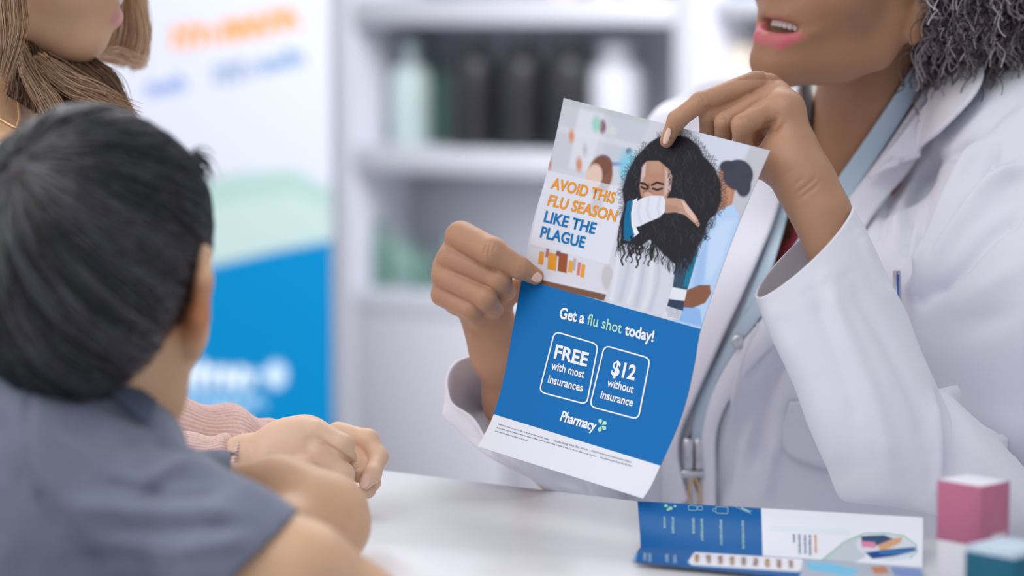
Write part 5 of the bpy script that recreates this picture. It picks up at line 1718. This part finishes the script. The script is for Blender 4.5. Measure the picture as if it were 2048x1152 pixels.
# ================================================================= boy
BO = thing('person', P(100, 1150, 1.66) * np.array([1, 1, 0]), 'black haired boy in a grey blue shirt seen from behind, leaning on the counter', 'person')
SK3 = srgb(214, 172, 138)
bh = Frame(P(196, 580, 1.66), -13, -4, 3, 0.95)
bf = Field()
head_parts(bf, bh)
bf.add(bh.ch([(0.074, -0.004, -0.036), (0.084, -0.022, -0.012), (0.089, -0.030, 0.014), (0.082, -0.018, 0.032), (0.072, -0.002, 0.022)], (0.0075, 0.007, 0.006, 0.006, 0.004), 0.004), 0.004)
bf.add(Chain([bh.pt(0, -0.03, -0.03), P(215, 790, 1.67), P(180, 900, 1.67)], (0.050, 0.045, 0.055)), 0.018)
bf.add(pch([(40, 1000, 1.66, 190), (20, 1350, 1.66, 210)]), 0.05)
V, F = bf.mesh(0.003, 2); parts = [(V, F)]
af = Field()
af.add(pch([(220, 980, 1.65, 76), (335, 1040, 1.60, 78), (460, 1095, 1.572, 82), (600, 1150, 1.566, 90), (730, 1235, 1.585, 76), (700, 1260, 1.63, 60), (520, 1230, 1.70, 48)], 0.03), 0.02)
V, F = af.mesh(0.003, 2); parts.append((V, F))
af = Field()
af.add(pch([(300, 960, 1.76, 60), (440, 985, 1.80, 46), (560, 984, 1.79, 62), (650, 1030, 1.78, 74), (664, 1062, 1.78, 62)], 0.02), 0.0)
af.add(pch([(656, 1050, 1.78, 60), (560, 1060, 1.74, 50), (420, 1090, 1.72, 40)], 0.02), 0.02)
V, F = af.mesh(0.0025, 2); parts.append((V, F))
V, F = join_bodies(parts)
C = skin_cols(V, SK3, None, 3)
q = bh.loc(V)
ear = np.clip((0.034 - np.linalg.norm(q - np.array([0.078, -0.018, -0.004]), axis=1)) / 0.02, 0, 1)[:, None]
C = C * (1 - 0.7 * ear) + 0.7 * ear * np.array(srgb(214, 122, 66))  # light glowing through the ear put into the skin colour
build('body', V, F, M_SKIN, BO, C)
# hair
hb = Field()
hb.add(bh.ell((0, -0.020, 0.036), (0.079, 0.102, 0.090)), 0)
hb.add(bh.ell((0, -0.058, -0.012), (0.064, 0.058, 0.062)), 0.03)
hb.add(pell(285, 395, 1.70, 118, 112, 0.05), 0.02)
for s in (-1, 1):
    hb.add(bh.ell((s * 0.085, 0.035, -0.052), (0.045, 0.062, 0.068)), 0.008, True)
hb.add(bh.ell((0, 0.105, -0.02), (0.08, 0.06, 0.075)), 0.01, True)
V, F = hb.mesh(0.003, 3)
mb = MB(); wp = P(58, 358, 1.58)
r = np.random.default_rng(9)
rel = V - wp; wq = np.sqrt((rel @ AX_R / 0.024) ** 2 + (rel @ AX_U / 0.005) ** 2)
wa = np.clip(1.4 - wq, 0, 1)[:, None]
mb.add(V, F, np.array(srgb(34, 30, 32)) * (1 - wa) + wa * np.array(srgb(150, 118, 116)))
cen = bh.pt(0, -0.025, 0.015)
wd = wp - cen; wd /= np.linalg.norm(wd)
ua = np.cross(wd, [0, 0, 1.0]); ua /= np.linalg.norm(ua); va = np.cross(wd, ua)


def surf_r(D):
    """distance from the head centre to the hair surface along each direction"""
    lo_ = np.full(len(D), 0.03); hi_ = np.full(len(D), 0.16)
    for _ in range(16):
        mid = (lo_ + hi_) / 2; f = hb.ev(cen + D * mid[:, None]); ins = f < 0
        lo_ = np.where(ins, mid, lo_); hi_ = np.where(ins, hi_, mid)
    return lo_


n, npt = 4200, 14
phi = r.uniform(0, 2 * np.pi, n); th0 = np.radians(r.uniform(4, 88, n)); ln = np.radians(r.uniform(18, 44, n))
# strands gather in tufts
tid = r.integers(0, 230, n); tphi = r.uniform(0, 2 * np.pi, 230)
phi = tphi[tid] + r.normal(0, 0.035, n)
t = np.linspace(0, 1, npt)
TH = th0[:, None] + ln[:, None] * t; PHI = phi[:, None] + 0.35 * TH + 0.05 * np.sin(3 * TH + tid[:, None])
Dr = (np.cos(TH)[..., None] * wd + np.sin(TH)[..., None] * (np.cos(PHI)[..., None] * ua + np.sin(PHI)[..., None] * va))
rad = surf_r(Dr.reshape(-1, 3)).reshape(n, npt)
lift = (0.0006 + 0.0038 * r.random((230,)))[tid][:, None] * (0.4 + 0.6 * np.sin(np.pi * t))
Ps = cen + Dr * (rad + lift)[..., None]
ok = rad.min(1) > 0.05
ok &= np.abs(np.diff(rad, axis=1)).max(1) < 0.012
gcol = r.random(230)[tid][:, None]
Cc = np.array(srgb(24, 22, 25)) * (1 - gcol) + np.array(srgb(74, 72, 84)) * gcol ** 2
strands(mb, Ps[ok], 0.00075 * (1 - 0.7 * t ** 2)[None] * np.ones((ok.sum(), 1)), Cc[ok])
# stray tuft at the front of the crown
for k in range(90):
    a = P(388 + r.normal(0, 7), 318 + r.normal(0, 12), 1.70); L = r.uniform(0.006, 0.016); s = r.uniform(-0.2, 1.0)
    tt = np.linspace(0, 1, 8)[:, None]
    pl = a + AX_R * L * tt * 0.9 + AX_U * (L * s * tt - L * 1.0 * tt ** 2) + AX_F * r.normal(0, 0.004)
    strands(mb, pl[None], (0.0004 * (1 - 0.6 * tt[:, 0]))[None], np.array([srgb(40, 38, 42)]))
bhair = mb.build('hair', M_HAIRB, BO); bhair['label'] = 'short straight black hair'
# shirt
sf = Field()
sf.add(pch([(-60, 935, 1.66, 240), (40, 940, 1.655, 246), (110, 960, 1.66, 210)], 0.05), 0)
sf.add(pch([(20, 1050, 1.66, 262), (0, 1450, 1.68, 285)]), 0.06)
sf.add(pch([(120, 880, 1.67, 135), (225, 945, 1.645, 108), (335, 1020, 1.605, 110), (460, 1085, 1.572, 108), (590, 1150, 1.565, 108)], 0.03), 0.04)
sf.add(pch([(180, 880, 1.70, 84), (320, 945, 1.74, 56), (440, 968, 1.79, 56), (520, 985, 1.79, 50)], 0.02), 0.03)
V, F = sf.mesh(0.0036, 3)
boy_bvh = bvh_of(V, F)
V = folds(V, [F], [([(200, 800), (300, 850), (330, 900)], 12, -0.004), ([(240, 890), (310, 880), (370, 900)], 9, -0.004), ([(300, 960), (380, 930), (440, 960)], 14, 0.005),
                   ([(280, 990), (360, 950), (450, 960)], 12, -0.006), ([(200, 965), (330, 985), (450, 975)], 12, -0.005), ([(150, 1010), (300, 1020), (480, 1030)], 16, 0.005),
                   ([(200, 1060), (330, 1060), (470, 1050)], 14, -0.004), ([(60, 720), (55, 850), (70, 960), (110, 1050), (220, 1152)], 6, -0.0025), ([(60, 960), (140, 1060), (230, 1150)], 18, -0.005),
                   ([(80, 780), (150, 770), (210, 790)], 9, -0.003), ([(90, 850), (160, 900), (230, 930)], 24, 0.003), ([(330, 1100), (420, 1090), (500, 1080)], 16, 0.004), ([(0, 800), (40, 900), (50, 1000)], 20, -0.003),
                   ([(140, 1130), (240, 1120), (330, 1140)], 18, -0.004), ([(395, 890), (380, 905)], 10, -0.006)])
q = proj(V[F].mean(1))
side = (q[0] - 583) * (1158 - 1033) - (q[1] - 1033) * (466 - 583)      # >0 beyond the sleeve hem
cut = (side > 0) & (q[2] < 1.66) & (q[1] > 1010)
side2 = (q[0] - 462)
cut |= (side2 > 0) & (q[2] >= 1.66) & (q[1] > 905) & (q[0] > 462) & (q[1] < 1100)
cut |= inside(q[0], q[1], [(150, 600), (160, 712), (262, 765), (300, 800), (340, 700)]) & (q[2] > 1.60)
Fk = F[~cut]; used = np.unique(Fk); mp = np.full(len(V), -1); mp[used] = np.arange(len(used))
sh = build('shirt', V[used], mp[Fk], M_SHIRT, BO); solidify(sh, 0.0018, -1)
M_COLLAR = mat('dark_blue_rib', srgb(78, 88, 108), rough=0.9, bump=[('noise', 400, 0.3, 0.0006)])
cloth_ribbon('collar', [(-60, 676), (40, 682), (130, 704), (220, 748), (306, 812)], [(-60, 716), (30, 718), (112, 738), (196, 784), (290, 858)], 0.005, M_COLLAR, sh, 60, 10, 0.004, bv=boy_bvh, fb=1.64)
#cloth_ribbon('hem', [(592, 1040), (540, 1090), (478, 1165)], [(566, 1034), (520, 1080), (458, 1150)], 0.0022, M_SHIRT, BO, 40, 6, 0.0, bv=boy_bvh, fb=1.55)
lg = Field()
for dx in (-70, 70):
    a = P(20 + dx, 1430, 1.68); b = a.copy(); b[2] = 0.06
    lg.add(Chain([a, (a + b) / 2, b], (0.07, 0.05, 0.035), 0.02), 0.02); lg.add(Chain([b - [0, 0, 0.02], b + [0.05, 0.12, -0.03]], (0.03, 0.025)), 0.02)
V, F = lg.mesh(0.012, 1); build('trousers', V, F, M_DARK, BO)
